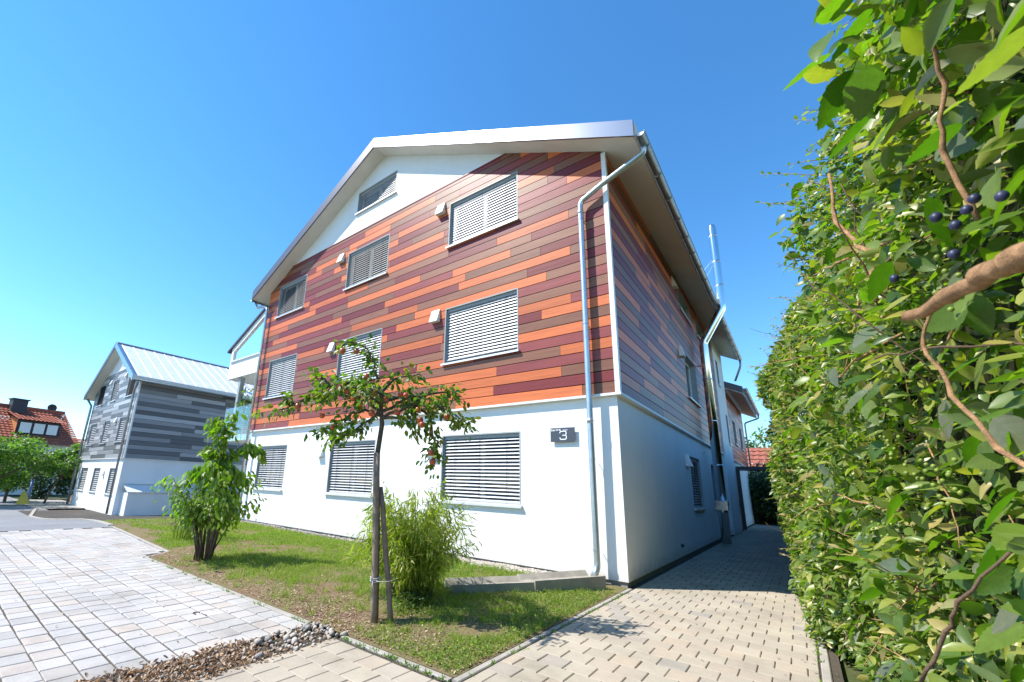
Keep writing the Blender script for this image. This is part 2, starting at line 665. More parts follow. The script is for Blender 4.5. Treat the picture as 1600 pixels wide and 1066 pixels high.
M['rope'] = plain('grey_rope', (0.5, 0.47, 0.44), 0.9)
M['cane'] = plain('bamboo_cane', (0.22, 0.25, 0.05), 0.5, 0.4, 0.3, 20)
M['core'] = plain('hedge_dark_filler', (0.025, 0.028, 0.012), 0.95, 0.05, 0.4, 20)  # near-black, shade between the inner twigs put into the colour
M['hleaf'] = leaf_mat('hedge_leaf', [(0.0, (0.05, 0.088, 0.02)), (0.28, (0.10, 0.155, 0.03)), (0.56, (0.175, 0.225, 0.042)), (0.82, (0.28, 0.285, 0.06)), (0.93, (0.40, 0.31, 0.11)), (1.0, (0.21, 0.24, 0.16))], tr=0.35, rough=0.36, spec=0.5)
M['vleaf'] = leaf_mat('creeper_leaf', [(0.0, (0.055, 0.11, 0.02)), (0.4, (0.10, 0.17, 0.026)), (0.7, (0.16, 0.22, 0.035)), (0.88, (0.13, 0.165, 0.12)), (1.0, (0.28, 0.23, 0.08))], tr=0.42, rough=0.36, veins=True)
M['aleaf'] = leaf_mat('apple_leaf', [(0.0, (0.06, 0.10, 0.02)), (0.5, (0.12, 0.17, 0.03)), (0.82, (0.20, 0.23, 0.045)), (1.0, (0.30, 0.16, 0.06))], tr=0.4)
M['sleaf'] = leaf_mat('shrub_leaf', [(0.0, (0.075, 0.13, 0.016)), (0.5, (0.16, 0.225, 0.028)), (1.0, (0.27, 0.31, 0.045))], tr=0.42)
M['bleaf'] = leaf_mat('bamboo_leaf', [(0.0, (0.15, 0.18, 0.022)), (0.5, (0.27, 0.285, 0.035)), (1.0, (0.40, 0.37, 0.08))], tr=0.42)
M['tleaf'] = leaf_mat('street_tree_leaf', [(0.0, (0.07, 0.125, 0.03)), (0.5, (0.12, 0.19, 0.05)), (1.0, (0.19, 0.25, 0.08))], tr=0.42)
M['dleaf'] = leaf_mat('dark_evergreen_leaf', [(0.0, (0.02, 0.045, 0.015)), (0.6, (0.04, 0.075, 0.02)), (1.0, (0.08, 0.12, 0.03))], tr=0.25)
M['grass'] = leaf_mat('grass_blade', [(0.0, (0.11, 0.175, 0.022)), (0.4, (0.19, 0.255, 0.032)), (0.75, (0.29, 0.31, 0.045)), (1.0, (0.42, 0.34, 0.14))], tr=0.35, rough=0.6)
M['clover'] = leaf_mat('ground_cover_leaf', [(0.0, (0.09, 0.155, 0.025)), (0.5, (0.15, 0.235, 0.035)), (1.0, (0.24, 0.31, 0.05))], tr=0.3, rough=0.6)
M['dry'] = leaf_mat('dry_leaf', [(0.0, (0.16, 0.11, 0.075)), (0.4, (0.32, 0.22, 0.15)), (0.8, (0.46, 0.35, 0.24)), (1.0, (0.56, 0.46, 0.34))], trans=(0.5, 0.35, 0.2), tr=0.12, rough=0.7)
M['stone'] = paver_mat('pebble', [(0.0, (0.22, 0.215, 0.21)), (0.3, (0.40, 0.36, 0.31)), (0.55, (0.52, 0.47, 0.40)), (0.75, (0.32, 0.29, 0.26)), (0.9, (0.42, 0.31, 0.24)), (1.0, (0.58, 0.54, 0.48))])
m, nt, b = new_mat('apple_skin')
r_ = ramp(nt, [(0.35, (0.42, 0.04, 0.025)), (0.55, (0.50, 0.10, 0.03)), (0.75, (0.50, 0.30, 0.06))])
nt.links.new(noise(nt, objco(nt), 14, 3), r_.inputs[0])
nt.links.new(r_.outputs[0], b.inputs['Base Color'])
b.inputs['Roughness'].default_value = 0.3
M['apple'] = m
M['berry'] = plain('blue_berry', (0.025, 0.03, 0.075), 0.45, 0.4, 0.3, 60)
M['green_berry'] = plain('green_berry', (0.16, 0.22, 0.03), 0.4, 0.4, 0.3, 60)
M['tile'] = plain('red_clay_tile', (0.36, 0.10, 0.055), 0.75, 0.3, 0.3, 9)
M['tile_far'] = plain('brown_red_tile', (0.30, 0.10, 0.065), 0.8, 0.3, 0.3, 5)
M['chimney_dark'] = plain('dark_slate_cladding', (0.03, 0.03, 0.035), 0.6)
M['dormer_wood'] = plain('dark_dormer_wood', (0.025, 0.018, 0.02), 0.6)
M['dormer_side'] = plain('orange_dormer_cheek', (0.55, 0.22, 0.07), 0.6)
M['blue_paint'] = plain('blue_painted_metal', (0.12, 0.22, 0.45), 0.4)
M['yellow_paint'] = plain('yellow_plastic', (0.55, 0.45, 0.05), 0.5)
M['pink_stone'] = plain('pink_sandstone', (0.50, 0.30, 0.24), 0.9, 0.2, 0.15, 4, 0.5)
M['terracotta'] = plain('terracotta_pot', (0.38, 0.13, 0.06), 0.8)


# ================================================================== setting: ground and paving
def strip_sheet(name, xs, yf0, yf1, dz, mat, parent=None, ny=2):
    """sheet over x breakpoints between the curves yf0(x) and yf1(x), following the ground"""
    mb = MB()
    vs, fs = [], []
    for x in xs:
        for j in range(ny):
            t = j / (ny - 1)
            vs.append((x, yf0(x) * (1 - t) + yf1(x) * t, zg(x) + dz))
    for i in range(len(xs) - 1):
        for j in range(ny - 1):
            a = i * ny + j
            fs.append((a, a + ny, a + ny + 1, a + 1))
    mb.add(vs, fs)
    return mb.build(name, mat, parent)


gx = [-400, -120, -60] + list(np.arange(-32, -11.9, 1.0)) + [0, 40, 400]
g = strip_sheet('ground', gx, lambda x: -300, lambda x: 500, -0.07, M['ground'])
tag(g, 'dry grass and soil spreading to the horizon', kind='structure')


def y_front(x):
    """front edge of the lawn, seen from above"""
    if x > -7.0:
        return -4.40
    if x > -7.45:
        return -4.40 + (-7.0 - x) / 0.45 * 0.50
    return -3.90 + (-7.45 - x) / 6.5 * 0.42


road = strip_sheet('road', list(np.arange(-80, -12.4, 1.0)) + [-12.6], lambda x: -13.0 if x > -40 else -20.0, lambda x: -3.40 + (0.4 if x < -24 else 0) + (1.0 if x < -30 else 0), 0.0, M['asphalt'])
tag(road, 'grey asphalt street running towards the red roofed house', kind='structure')
fc = strip_sheet('forecourt', list(np.arange(-32.0, -14.9, 0.5)), lambda x: -3.36 + 0.13 * smooth01(-14, -17.5, x) - 0.1 * smooth01(-17.5, -27, x), lambda x: 0.2 if x < -26 else 6.0, 0.004, M['forecourt'])
tag(fc, 'dark paved forecourt before the grey building', kind='structure')

# paver shapes
def paver_tmpl(lx, ly, h=0.05, c=0.006):
    a, b_ = lx / 2, ly / 2
    v = [(-a, -b_, -h), (a, -b_, -h), (a, b_, -h), (-a, b_, -h),
         (-a, -b_, -c), (a, -b_, -c), (a, b_, -c), (-a, b_, -c),
         (-a + c, -b_ + c, 0), (a - c, -b_ + c, 0), (a - c, b_ - c, 0), (-a + c, b_ - c, 0)]
    f = []
    for r0, r1 in ((0, 4), (4, 8)):
        f += [(r0 + i, r0 + (i + 1) % 4, r1 + (i + 1) % 4, r1 + i) for i in range(4)]
    f.append((8, 9, 10, 11))
    return v, f


def lay_pavers(root, cells, mat, keep=300, name='paver'):
    """cells: (x, y, lx, ly). The ones that show largest become objects, the rest one joined part"""
    def score(c):
        v = Vector((c[0], c[1], zg(c[0]))) - CAM
        z = v.dot(vD)
        if z < 0.2:
            return 1e9 + v.length
        px = 800 - 100.8 + 657.4 * v.dot(vR) / z
        py = 533 + 60.6 - 657.4 * v.dot(vU) / z
        if px < -10 or px > 1330 or py > 1085:
            return 1e6 + v.length
        return v.length
    cells = sorted(cells, key=score)
    cache = {}
    for (x, y, lx, ly) in cells[:keep]:
        key = (round(lx, 3), round(ly, 3))
        if key not in cache:
            v, f = paver_tmpl(lx, ly)
            cache[key] = MB().add(v, f).mesh(name, mat)
        z = zg(x) + random.uniform(-0.0015, 0.0015)
        mw = Matrix.Translation((x, y, z)) @ Matrix.Rotation(random.gauss(0, 0.006), 4, 'Z') @ Matrix.Rotation(random.gauss(0, 0.006), 4, 'X') @ Matrix.Rotation(random.gauss(0, 0.005), 4, 'Y')
        link(name, cache[key], root, mw)
    rest = cells[keep:]
    if rest:
        groups = {}
        for c in rest:
            groups.setdefault((round(c[2], 3), round(c[3], 3)), []).append(c)
        V, F, RN = [], [], []
        for (lx, ly), cs in groups.items():
            tv, tf = paver_tmpl(lx, ly)
            for (x, y, _, _) in cs:
                n = len(V)
                z = zg(x) + random.uniform(-0.0015, 0.0015)
                sx, sy = random.gauss(0, 0.005), random.gauss(0, 0.005)
                V += [(x + a, y + b_, z + c + a * sx + b_ * sy) for a, b_, c in tv]
                F += [tuple(i + n for i in f) for f in tf]
                RN += [random.random()] * len(tf)
        me = bpy.data.meshes.new('far_pavers')
        me.from_pydata(V, [], F)
        me.materials.append(mat)
        at = me.attributes.new('rnd', 'FLOAT', 'FACE')
        at.data.foreach_set('value', RN)
        me.update()
        o = link('far_pavers', me, root)
        o['kind'] = 'stuff'


# driveway between the lawn, the near building and the hedge
drv = strip_sheet('driveway', [-1.40, 2.34], lambda x: -11.0, lambda x: 24.0, -0.014, M['joint'])
tag(drv, 'beige concrete block driveway between building and hedge', kind='structure')
cells = []
PX, PY = 0.227, 0.226
row = 0
y = -10.4
while y < 22.5:
    off = 0.5 * PX * (row % 2)
    x = -1.36 + off if y + PY < -4.47 else 0.07 + off
    if y + PY / 2 > -4.5 and y < -4.47:
        x = 0.07 + off
    x_start = x
    xl = -1.36 if y + PY < -4.47 else 0.06
    if off > 0.01 and xl + PX * 0.5 <= x + 0.001:
        cells.append((x - PX * 0.25 + 0.0, y + PY / 2, PX * 0.5 - 0.006, PY - 0.004))
    while x + PX <= 2.20:
        gap = 0.006 if random.random() < 0.9 else 0.009
        cells.append((x + PX / 2, y + PY / 2, PX - gap, PY - 0.0035))
        x += PX
    if 2.19 - x > 0.03:
        cells.append(((x + 2.19) / 2, y + PY / 2, 2.19 - x - 0.006, PY - 0.0035))
    y += PY
    row += 1
lay_pavers(drv, cells, M['paver_r'])

# pale paving in front of the lawn
pav = strip_sheet('pavement', list(np.arange(-12.7, -1.79, 0.9)) + [-1.78], lambda x: -11.0, y_front, -0.014, M['joint'])
tag(pav, 'pale block pavement in front of the lawn', kind='structure')
cells = []
for row in range(36):
    y = -3.47 - 0.2 * (row + 1) + 0.0
    x = -1.80 - 0.24 - random.uniform(0, 0.02) - 0.042 * (row % 2)
    while x > -12.7:
        lx = 0.24
        edge = min(y_front(x), y_front(x + lx)) - 0.072
        top = min(y + 0.2, edge)
        if top - y > 0.035:
            jx, jy = random.choice([0.008, 0.011, 0.015]), random.choice([0.010, 0.016])
            cells.append((x + lx / 2, (y + top) / 2 + (0.006 * math.sin(x * 0.9 + row) if top == y + 0.2 else 0), lx - jx, round(top - y, 2) - jy))
        x -= lx + random.choice([0, 0, 0.003])
lay_pavers(pav, cells, M['paver_l'])


def kerb_run(root, p0, p1, w=0.065, top=0.004, step=1.0):
    p0, p1 = Vector(p0), Vector(p1)
    L = (p1 - p0).length
    d = (p1 - p0).normalized()
    s = Vector((-d.y, d.x))
    n = max(1, round(L / step))
    for i in range(n):
        a = p0 + d * (L * i / n + 0.003)
        b_ = p0 + d * (L * (i + 1) / n - 0.003)
        c = 0.008
        za, zb = zg(a.x) + top, zg(b_.x) + top
        mb = MB()
        vs = []
        for pt, z in ((a, za), (b_, zb)):
            for off, zz in ((-w / 2, z - 0.2), (-w / 2, z - c), (-w / 2 + c, z), (w / 2 - c, z), (w / 2, z - c), (w / 2, z - 0.2)):
                q = pt + s * off
                vs.append((q.x, q.y, zz + random.uniform(-0.001, 0.001)))
        fs = [(k, k + 1, k + 7, k + 6) for k in range(5)] + [(0, 5, 4, 3, 2, 1), (6, 7, 8, 9, 10, 11)]
        mb.add(vs, fs)
        mb.build('kerb_stone', M['kerb'], root)


kerb_run(drv, (0.025, -4.43), (0.025, -0.02))
kerb_run(drv, (2.235, -9.4), (2.235, 21.6))
kerb_run(drv, (-1.34, -4.435), (-0.012, -4.435))
kerb_run(pav, (-1.9, -4.435), (-7.0, -4.435))
kerb_run(pav, (-7.02, -4.43), (-7.45, -3.93), 0.065, 0.004, 0.7)
kerb_run(pav, (-7.46, -3.93), (-13.0, -3.56))
kerb_run(road, (-13.02, -3.56), (-17.5, -3.22), 0.14, 0.03)
kerb_run(road, (-17.5, -3.22), (-27.5, -3.34), 0.14, 0.05)
kerb_run(road, (-27.5, -3.34), (-33.0, -2.45), 0.14, 0.05)

# lawn
xs = np.arange(-15.0, -0.01, 0.15)
lx_, ly_ = [], []
vs, fs = [], []
NYL = 40


def lawn_z(x, y):
    e = min(1.0, max(0.0, (y - y_front(x)) / 0.5)) * min(1, max(0, (-0.0 - x) / 0.4))
    b_ = mnoise.noise(Vector((x * 0.9, y * 0.9, 3.1))) * 0.035 + mnoise.noise(Vector((x * 4, y * 4, 1.1))) * 0.012
    return zg(x) + 0.004 + e * (0.025 + b_)


xs = np.append(xs, -0.008)
for x in xs:
    for j in range(NYL):
        t = j / (NYL - 1)
        yb = -0.02 if x > -12.9 else 7.0
        y = (y_front(x) - 0.003) * (1 - t) + yb * t
        vs.append((x, y, lawn_z(x, y)))
for i in range(len(xs) - 1):
    for j in range(NYL - 1):
        a = i * NYL + j
        fs.append((a, a + NYL, a + NYL + 1, a + 1))
lawn = MB().add(vs, fs).build('lawn', M['soil'], None, True)
tag(lawn, 'patchy lawn bed in front of the clad building', kind='structure')

# gravel along the wall foot
gp = []
for _ in range(5200):
    x = random.uniform(-12.9, -0.9) if random.random() < .45 else random.uniform(-3.4, -0.9)
    y = -abs(random.gauss(0.12, 0.14)) - 0.01
    gp.append((x, y, lawn_z(x, y) + 0.004 + random.uniform(0, 0.012)))
gp = np.array(gp)
ICO = None


def pebble_tmpl(seed):
    rr = random.Random(seed)
    v = []
    for (z, r) in ((-0.32, 0.28), (-0.12, 0.48), (0.14, 0.46), (0.32, 0.24)):
        for k in range(7):
            a = 2 * math.pi * (k + z) / 7
            q = r * rr.uniform(0.85, 1.12)
            v.append((math.cos(a) * q, math.sin(a) * q * 0.75, z * rr.uniform(0.9, 1.1)))
    f = []
    for i in range(3):
        for k in range(7):
            f.append((i * 7 + k, i * 7 + (k + 1) % 7, (i + 1) * 7 + (k + 1) % 7, (i + 1) * 7 + k))
    f.append(tuple(range(7))[::-1])
    f.append(tuple(range(21, 28)))
    return v, f


nn = len(gp)
big = np.where(gp[:, 0] > -3.4, 1.0, 0.75)
o = mass('gravel_border', gp, np.c_[rng.normal(size=(nn, 2)), rng.normal(size=nn) * .2], np.c_[rng.normal(size=(nn, 2)) * .25, np.ones(nn)], rng.uniform(0.03, 0.075, nn) * big, pebble_tmpl(1), M['stone'], smooth=True)
tag(o, 'grey pebbles along the foot of the white wall', kind='stuff')

# stony strip with dead leaves between the two pavings
gs = strip_sheet('gravel_strip', [-1.82, -1.33], lambda x: -10.5, lambda x: -4.42, -0.022, M['joint'])
tag(gs, 'strip of pebbles and dead leaves between the pavings', kind='structure')
pm = [MB().add(*pebble_tmpl(s)).mesh('pebble', M['stone'], True) for s in range(6)]
for i in range(280):
    x = random.uniform(-1.84, -1.33)
    y = random.uniform(-5.35, -4.38) if i < 185 else random.uniform(-6.8, -5.3)
    s = random.uniform(0.022, 0.05)
    if i < 12:
        s = random.uniform(0.065, 0.085)
    mw = Matrix.Translation((x, y, zg(x) - 0.012 + s * 0.25 + random.uniform(0, 0.012))) @ Matrix.Rotation(random.uniform(0, 6.28), 4, 'Z') @ Matrix.Rotation(random.gauss(0, .25), 4, 'X') @ Matrix.Scale(s, 4)
    link('pebble', random.choice(pm), gs, mw)


def curled_leaf():
    return leaf_tmpl(0.5, 0.5, -0.45, 0.05)


n = 2000
px_ = rng.uniform(-1.86, -1.30, n) + rng.normal(0, 0.02, n)
py_ = np.where(rng.random(n) < 0.75, rng.uniform(-6.6, -5.15, n), rng.uniform(-6.9, -4.5, n))
pz_ = G0 + rng.uniform(-0.010, 0.016, n)
o = mass('leaf_litter', np.c_[px_, py_, pz_], np.c_[rng.normal(size=(n, 2)), rng.normal(size=n) * .25], np.c_[rng.normal(size=(n, 2)) * .35, np.ones(n)], rng.uniform(0.015, 0.05, n), curled_leaf(), M['dry'], gs, smooth=True)


# ================================================================== buildings
class Frame:
    """a wall: u runs along it, d stands out of it, z is up"""
    def __init__(s, o, u, n):
        s.o, s.u, s.n = Vector(o), Vector(u), Vector(n)

    def P(s, u, d, z):
        return s.o + s.u * u + s.n * d + Vector((0, 0, z))

    def col(s, mb, u0, u1, d0, d1, z0a, z0b, z1a, z1b):
        """box whose bottom and top may slope along u"""
        mb.hexa([s.P(u0, d0, z0a), s.P(u1, d0, z0b), s.P(u1, d1, z0b), s.P(u0, d1, z0a),
                 s.P(u0, d0, z1a), s.P(u1, d0, z1b), s.P(u1, d1, z1b), s.P(u0, d1, z1a)])

    def box(s, mb, u0, u1, d0, d1, z0, z1):
        s.col(mb, u0, u1, d0, d1, z0, z0, z1, z1)


def split_columns(u0, u1, breaks, holes):
    b_ = {u0, u1}
    for h in holes:
        b_ |= {h[0], h[1]}
    b_ |= set(breaks)
    b_ = sorted(x for x in b_ if u0 - 1e-9 <= x <= u1 + 1e-9)
    return [(a, c) for a, c in zip(b_[:-1], b_[1:]) if c - a > 1e-6]


def wall(fr, parent, name, mat, u0, u1, zbot, ztop, holes, d0, d1, breaks=()):
    """wall slab with openings; ztop(u) is piecewise linear between the breaks"""
    mb = MB()
    for a, c in split_columns(u0, u1, breaks, holes):
        spans = [[zbot, zbot, ztop(a), ztop(c)]]
        for h in holes:
            if h[0] <= a + 1e-6 and h[1] >= c - 1e-6:
                new = []
                for sp in spans:
                    if h[2] > sp[0] and h[3] < min(sp[2], sp[3]):
                        new += [[sp[0], sp[1], h[2], h[2]], [h[3], h[3], sp[2], sp[3]]]
                    else:
                        new.append(sp)
                spans = new
        for sp in spans:
            fr.col(mb, a, c, d0, d1, *sp)
    return mb.build(name, mat, parent)


def cladding(fr, parent, ax, u0, u1, z0, zmax, ztop, holes, pal, seed, rowh=0.2, d0=0.035, d1=0.07, breaks=(), lens=(1.5, 4.3), stuff=False):
    rr = random.Random(seed)
    z = z0
    prev_cuts = []
    last = None
    above = []
    allmb = {}
    while z < zmax - 0.02:
        za, zb = z + 0.008, min(z + rowh - 0.008, zmax)
        cuts = [u0]
        u = u0 - rr.uniform(0, 1.2)
        while True:
            u += rr.uniform(*lens)
            if u > u1 - 0.35:
                break
            if u > u0 + 0.35:
                cuts.append(u)
        cuts.append(u1)
        row_now = []
        for a, c in zip(cuts[:-1], cuts[1:]):
            kin = {'wine': 'maroon'}
            best, score = None, 1e9
            for p_ in pal:
                sc_ = rr.random() * 0.5
                if kin.get(p_, p_) == kin.get(last, last):
                    sc_ += 3
                for (qa, qc, qk) in above:
                    if kin.get(qk, qk) == kin.get(p_, p_):
                        sc_ += max(0, min(c, qc) - max(a, qa))
                if sc_ < score:
                    best, score = p_, sc_
            k = last = best
            row_now.append((a, c, k))
            pieces = []
            mb = MB()
            a2, c2 = a + 0.003, c - 0.003
            for p, q in split_columns(a2, c2, breaks, holes):
                spans = [(za, zb)]
                for h in holes:
                    if h[0] <= p + 1e-6 and h[1] >= q - 1e-6:
                        new = []
                        for s0, s1 in spans:
                            if h[3] <= s0 or h[2] >= s1:
                                new.append((s0, s1))
                            else:
                                if h[2] - s0 > 0.01:
                                    new.append((s0, h[2]))
                                if s1 - h[3] > 0.01:
                                    new.append((h[3], s1))
                        spans = new
                if not spans and mb.v:
                    pieces.append(mb)
                    mb = MB()
                for s0, s1 in spans:
                    # cut by the sloping soffit
                    tp, tq = ztop(p), ztop(q)
                    pp, qq = p, q
                    if tp <= s0 and tq <= s0:
                        continue
                    if tp < s0:
                        pp = p + (q - p) * (s0 - tp) / (tq - tp)
                        tp = s0
                    if tq < s0:
                        qq = p + (q - p) * (tp - s0) / (tp - tq) if tp != tq else q
                        tq = s0
                    if (tp < s1) != (tq < s1) and qq - pp > 0.02:
                        t = (s1 - tp) / (tq - tp)
                        um = pp + (qq - pp) * t
                        fr.col(mb, pp, um, d0, d1, s0, s0, min(tp, s1), s1)
                        fr.col(mb, um, qq, d0, d1, s0, s0, s1, min(tq, s1))
                    elif qq - pp > 0.004:
                        fr.col(mb, pp, qq, d0, d1, s0, s0, min(tp, s1), min(tq, s1))
            if mb.v:
                pieces.append(mb)
            for mb in pieces:
                if stuff:
                    allmb.setdefault(k, MB()).add(mb.v, mb.f)
                else:
                    mb.build('plank', M[k + ax], parent)
        above = row_now
        z += rowh
    for k, mb in allmb.items():
        o = mb.build('planks', M[k + ax], parent)
        o['kind'] = 'stuff'


SLATS = {}


def slat_mesh(L, tilt):
    key = (round(L, 3), tilt)
    if key not in SLATS:
        w, th = 0.078, 0.0012
        pr = []
        for i in range(5):
            t = i / 4 - 0.5
            pr.append((t * w, 0.006 * (1 - 4 * t * t)))
        ct, st = math.cos(R(tilt)), math.sin(R(tilt))
        mb = MB()
        # local: x along the slat, y outwards, z up; outer edge down
        top = [(a * ct + h * st, -a * st + h * ct) for a, h in pr]
        bot = [(a * ct + (h - th) * st, -a * st + (h - th) * ct) for a, h in pr]
        loop = top + bot[::-1]
        n_ = len(loop)
        vs = [(-L / 2, y_, z_) for y_, z_ in loop] + [(L / 2, y_, z_) for y_, z_ in loop]
        fs = [(i, (i + 1) % n_, n_ + (i + 1) % n_, n_ + i) for i in range(n_)]
        mb.add(vs, fs)
        SLATS[key] = mb.mesh('slat', M['slat'], True)
    return SLATS[key]


def window(fr, parent, u0, u1, z0, z1, dface, depth=0.17, tilt=None, drop=1.0, pitch=0.072, mullion=True, casing='reveal', open_blind=True):
    """casing with sash, pane, sill, and an outside venetian blind when tilt is given"""
    t = 0.022
    mb = MB()
    di = dface - depth
    do = dface + 0.003
    fr.box(mb, u0 - 0.004, u0 + t, di, do, z0, z1)
    fr.box(mb, u1 - t, u1 + 0.004, di, do, z0, z1)
    fr.box(mb, u0 + t, u1 - t, di, do, z1 - t, z1 + 0.004)
    w = mb.build('window', M[casing], parent)
    s = MB()
    ds0, ds1 = di - 0.06, di + 0.005
    q = 0.07
    fr.box(s, u0 + t, u0 + t + q, ds0, ds1, z0, z1 - t)
    fr.box(s, u1 - t - q, u1 - t, ds0, ds1, z0, z1 - t)
    fr.box(s, u0 + t + q, u1 - t - q, ds0, ds1, z1 - t - q, z1 - t)
    fr.box(s, u0 + t + q, u1 - t - q, ds0, ds1, z0, z0 + q)
    um = (u0 + u1) / 2
    if mullion:
        fr.box(s, um - 0.055, um + 0.055, ds0, ds1, z0 + q, z1 - t - q)
    s.build('sash', M['sash'], w)
    for a, c in (((u0 + t + q, um - 0.055), (um + 0.055, u1 - t - q)) if mullion else ((u0 + t + q, u1 - t - q),)):
        p = MB()
        fr.box(p, a, c, ds0 + 0.02, ds0 + 0.035, z0 + q, z1 - t - q)
        p.build('pane', M['glass'], w)
    sl = MB()
    e = 0.04
    # sill with a small fall and upturned lip
    P = fr.P
    sl.hexa([P(u0 - e, di, z0 - 0.03), P(u1 + e, di, z0 - 0.03), P(u1 + e, do + 0.06, z0 - 0.045), P(u0 - e, do + 0.06, z0 - 0.045),
             P(u0 - e, di, z0 - 0.002), P(u1 + e, di, z0 - 0.002), P(u1 + e, do + 0.06, z0 - 0.014), P(u0 - e, do + 0.06, z0 - 0.014)])
    fr.box(sl, u0 - e, u1 + e, do + 0.052, do + 0.062, z0 - 0.06, z0 - 0.015)
    sl.build('sill', M['sill'], w)
    if tilt is not None:
        dm = dface - 0.075
        for a in (u0 + t + 0.001, u1 - t - 0.021):
            gr = MB()
            fr.box(gr, a, a + 0.02, dm - 0.02, dm + 0.02, z0, z1 - t)
            gr.build('guide_rail', M['reveal'], w)
        hb = MB()
        fr.box(hb, u0 + t + 0.022, u1 - t - 0.022, dm - 0.04, dm + 0.03, z1 - t - 0.07, z1 - t - 0.001)
        hb.build('blind_box', M['reveal'], w)
        L = u1 - u0 - 2 * t - 0.05
        me = slat_mesh(L, tilt)
        zz = z1 - t - 0.10
        bot = z1 - (z1 - z0) * drop + 0.05
        ax_u, ax_n = fr.u, fr.n
        rot = Matrix(((ax_u.x, ax_n.x, 0, 0), (ax_u.y, ax_n.y, 0, 0), (0, 0, 1, 0), (0, 0, 0, 1)))
        while zz > bot:
            c = fr.P(um, dm, zz)
            link('slat', me, w, Matrix.Translation(c) @ rot)
            zz -= pitch
        br = MB()
        fr.box(br, u0 + t + 0.024, u1 - t - 0.024, dm - 0.03, dm + 0.03, zz + pitch * 0.35, zz + pitch * 0.35 + 0.02)
        br.build('bottom_rail', M['slat'], w)
        for k in (0.17, 0.5, 0.83):
            cd = MB()
            uu = u0 + (u1 - u0) * k
            fr.box(cd, uu - 0.003, uu + 0.003, dm + 0.036, dm + 0.04, zz + pitch * 0.35 + 0.02, z1 - t - 0.07)
            cd.build('cord', M['cord'], w)
    return w


def vent_hood(fr, parent, u, z, dface, w=0.25, h=0.32, dep=0.13):
    mb = MB()
    P = fr.P
    a, c = u - w / 2, u + w / 2
    vs = [P(a, dface, z), P(c, dface, z), P(c, dface + dep, z), P(a, dface + dep, z), P(a, dface, z + h), P(c, dface, z + h), P(c, dface + 0.03, z + h), P(a, dface + 0.03, z + h)]
    mb.hexa(vs)
    o = mb.build('vent_hood', M['vent'], parent)
    lo = MB()
    fr.box(lo, a + 0.02, c - 0.02, dface + 0.01, dface + dep - 0.01, z - 0.012, z + 0.002)
    lo.build('louvre', M['soffit'], o)
    return o


def downpipe(parent, pts, r=0.05, mat='zinc', brackets=(), nrm=(0, 1, 0), coll=()):
    mb = MB()
    # round the bends
    P = [Vector(p) for p in pts]
    path = [P[0]]
    for i in range(1, len(P) - 1):
        a = (P[i - 1] - P[i]).normalized()
        c = (P[i + 1] - P[i]).normalized()
        e = min(0.10, (P[i - 1] - P[i]).length * 0.4, (P[i + 1] - P[i]).length * 0.4)
        for t in (0, .25, .5, .75, 1):
            q0, q1 = P[i] + a * e, P[i] + c * e
            path.append(q0 * (1 - t) ** 2 + P[i] * 2 * t * (1 - t) + q1 * t * t)
    path.append(P[-1])
    mb.tube(path, r, 14)
    o = mb.build('downpipe', M[mat], parent, True)
    nv = Vector(nrm)
    for p in brackets:
        p = Vector(p)
        bb = MB()
        bb.tube([p + Vector((0, 0, -0.015)), p + Vector((0, 0, 0.015))], r + 0.006, 14)
        bb.tube([p, p + nv * 0.14], 0.008, 6)
        bb.build('pipe_bracket', M[mat], o)
    for p in coll:
        p = Vector(p)
        cc = MB()
        cc.tube([p + Vector((0, 0, -0.04)), p + Vector((0, 0, 0.04))], r + 0.005, 14)
        cc.build('pipe_collar', M[mat], o, True)
    return o


def gutter(parent, x, y0, y1, z, side, r=0.075, mat='zinc_dark'):
    mb = MB()
    n_ = 10
    vs, fs = [], []
    for y_ in (y0, y1):
        for rr_ in (r, r - 0.006):
            for k in range(n_ + 1):
                a = math.pi + math.pi * k / n_
                vs.append((x + math.cos(a) * rr_, y_, z + math.sin(a) * rr_))
    m_ = n_ + 1
    for k in range(n_):
        fs.append((k, k + 1, 2 * m_ + k + 1, 2 * m_ + k))
        fs.append((m_ + k + 1, m_ + k, 3 * m_ + k, 3 * m_ + k + 1))
        for o_ in (0, 2 * m_):
            fs.append((o_ + k, o_ + k + 1, o_ + m_ + k + 1, o_ + m_ + k))
    fs.append((0, m_, 3 * m_, 2 * m_))
    fs.append((n_, m_ + n_, 3 * m_ + n_, 2 * m_ + n_))
    # closed ends
    for o_ in (0, 2 * m_):
        fs.append(tuple(o_ + k for k in range(m_)))
    mb.add(vs, fs)
    # rolled outer bead
    mb.tube([(x + side * r, y0, z + 0.004), (x + side * r, y1, z + 0.004)], 0.010, 6)
    g_ = mb.build('gutter', M[mat], parent, True)
    y_ = y0 + 0.35
    while y_ < y1:
        bk = MB()
        pts = [(x + math.cos(math.pi + math.pi * k / 8) * (r + 0.004), y_, z + math.sin(math.pi + math.pi * k / 8) * (r + 0.004)) for k in range(9)]
        bk.tube(pts, 0.008, 5)
        bk.build('gutter_bracket', M[mat], g_)
        y_ += 0.9
    return g_


# ---------------------------------------------------------------- the near building
B1 = empty('apartment_building', (-6.45, 0.0, G0), 'three storey building clad in orange, maroon and brown planks above white render', 'building')
W1 = 12.9
FR = Frame((0, 0, 0), (1, 0, 0), (0, -1, 0))       # front, u = X
SD = Frame((0, 0, 0), (0, 1, 0), (1, 0, 0))        # driveway side, u = Y
RX, RZ, SL, SR = -6.75, 11.55, 0.504, 0.526


def soff1(u):
    return RZ - (SL * (RX - u) if u < RX else SR * (u - RX))


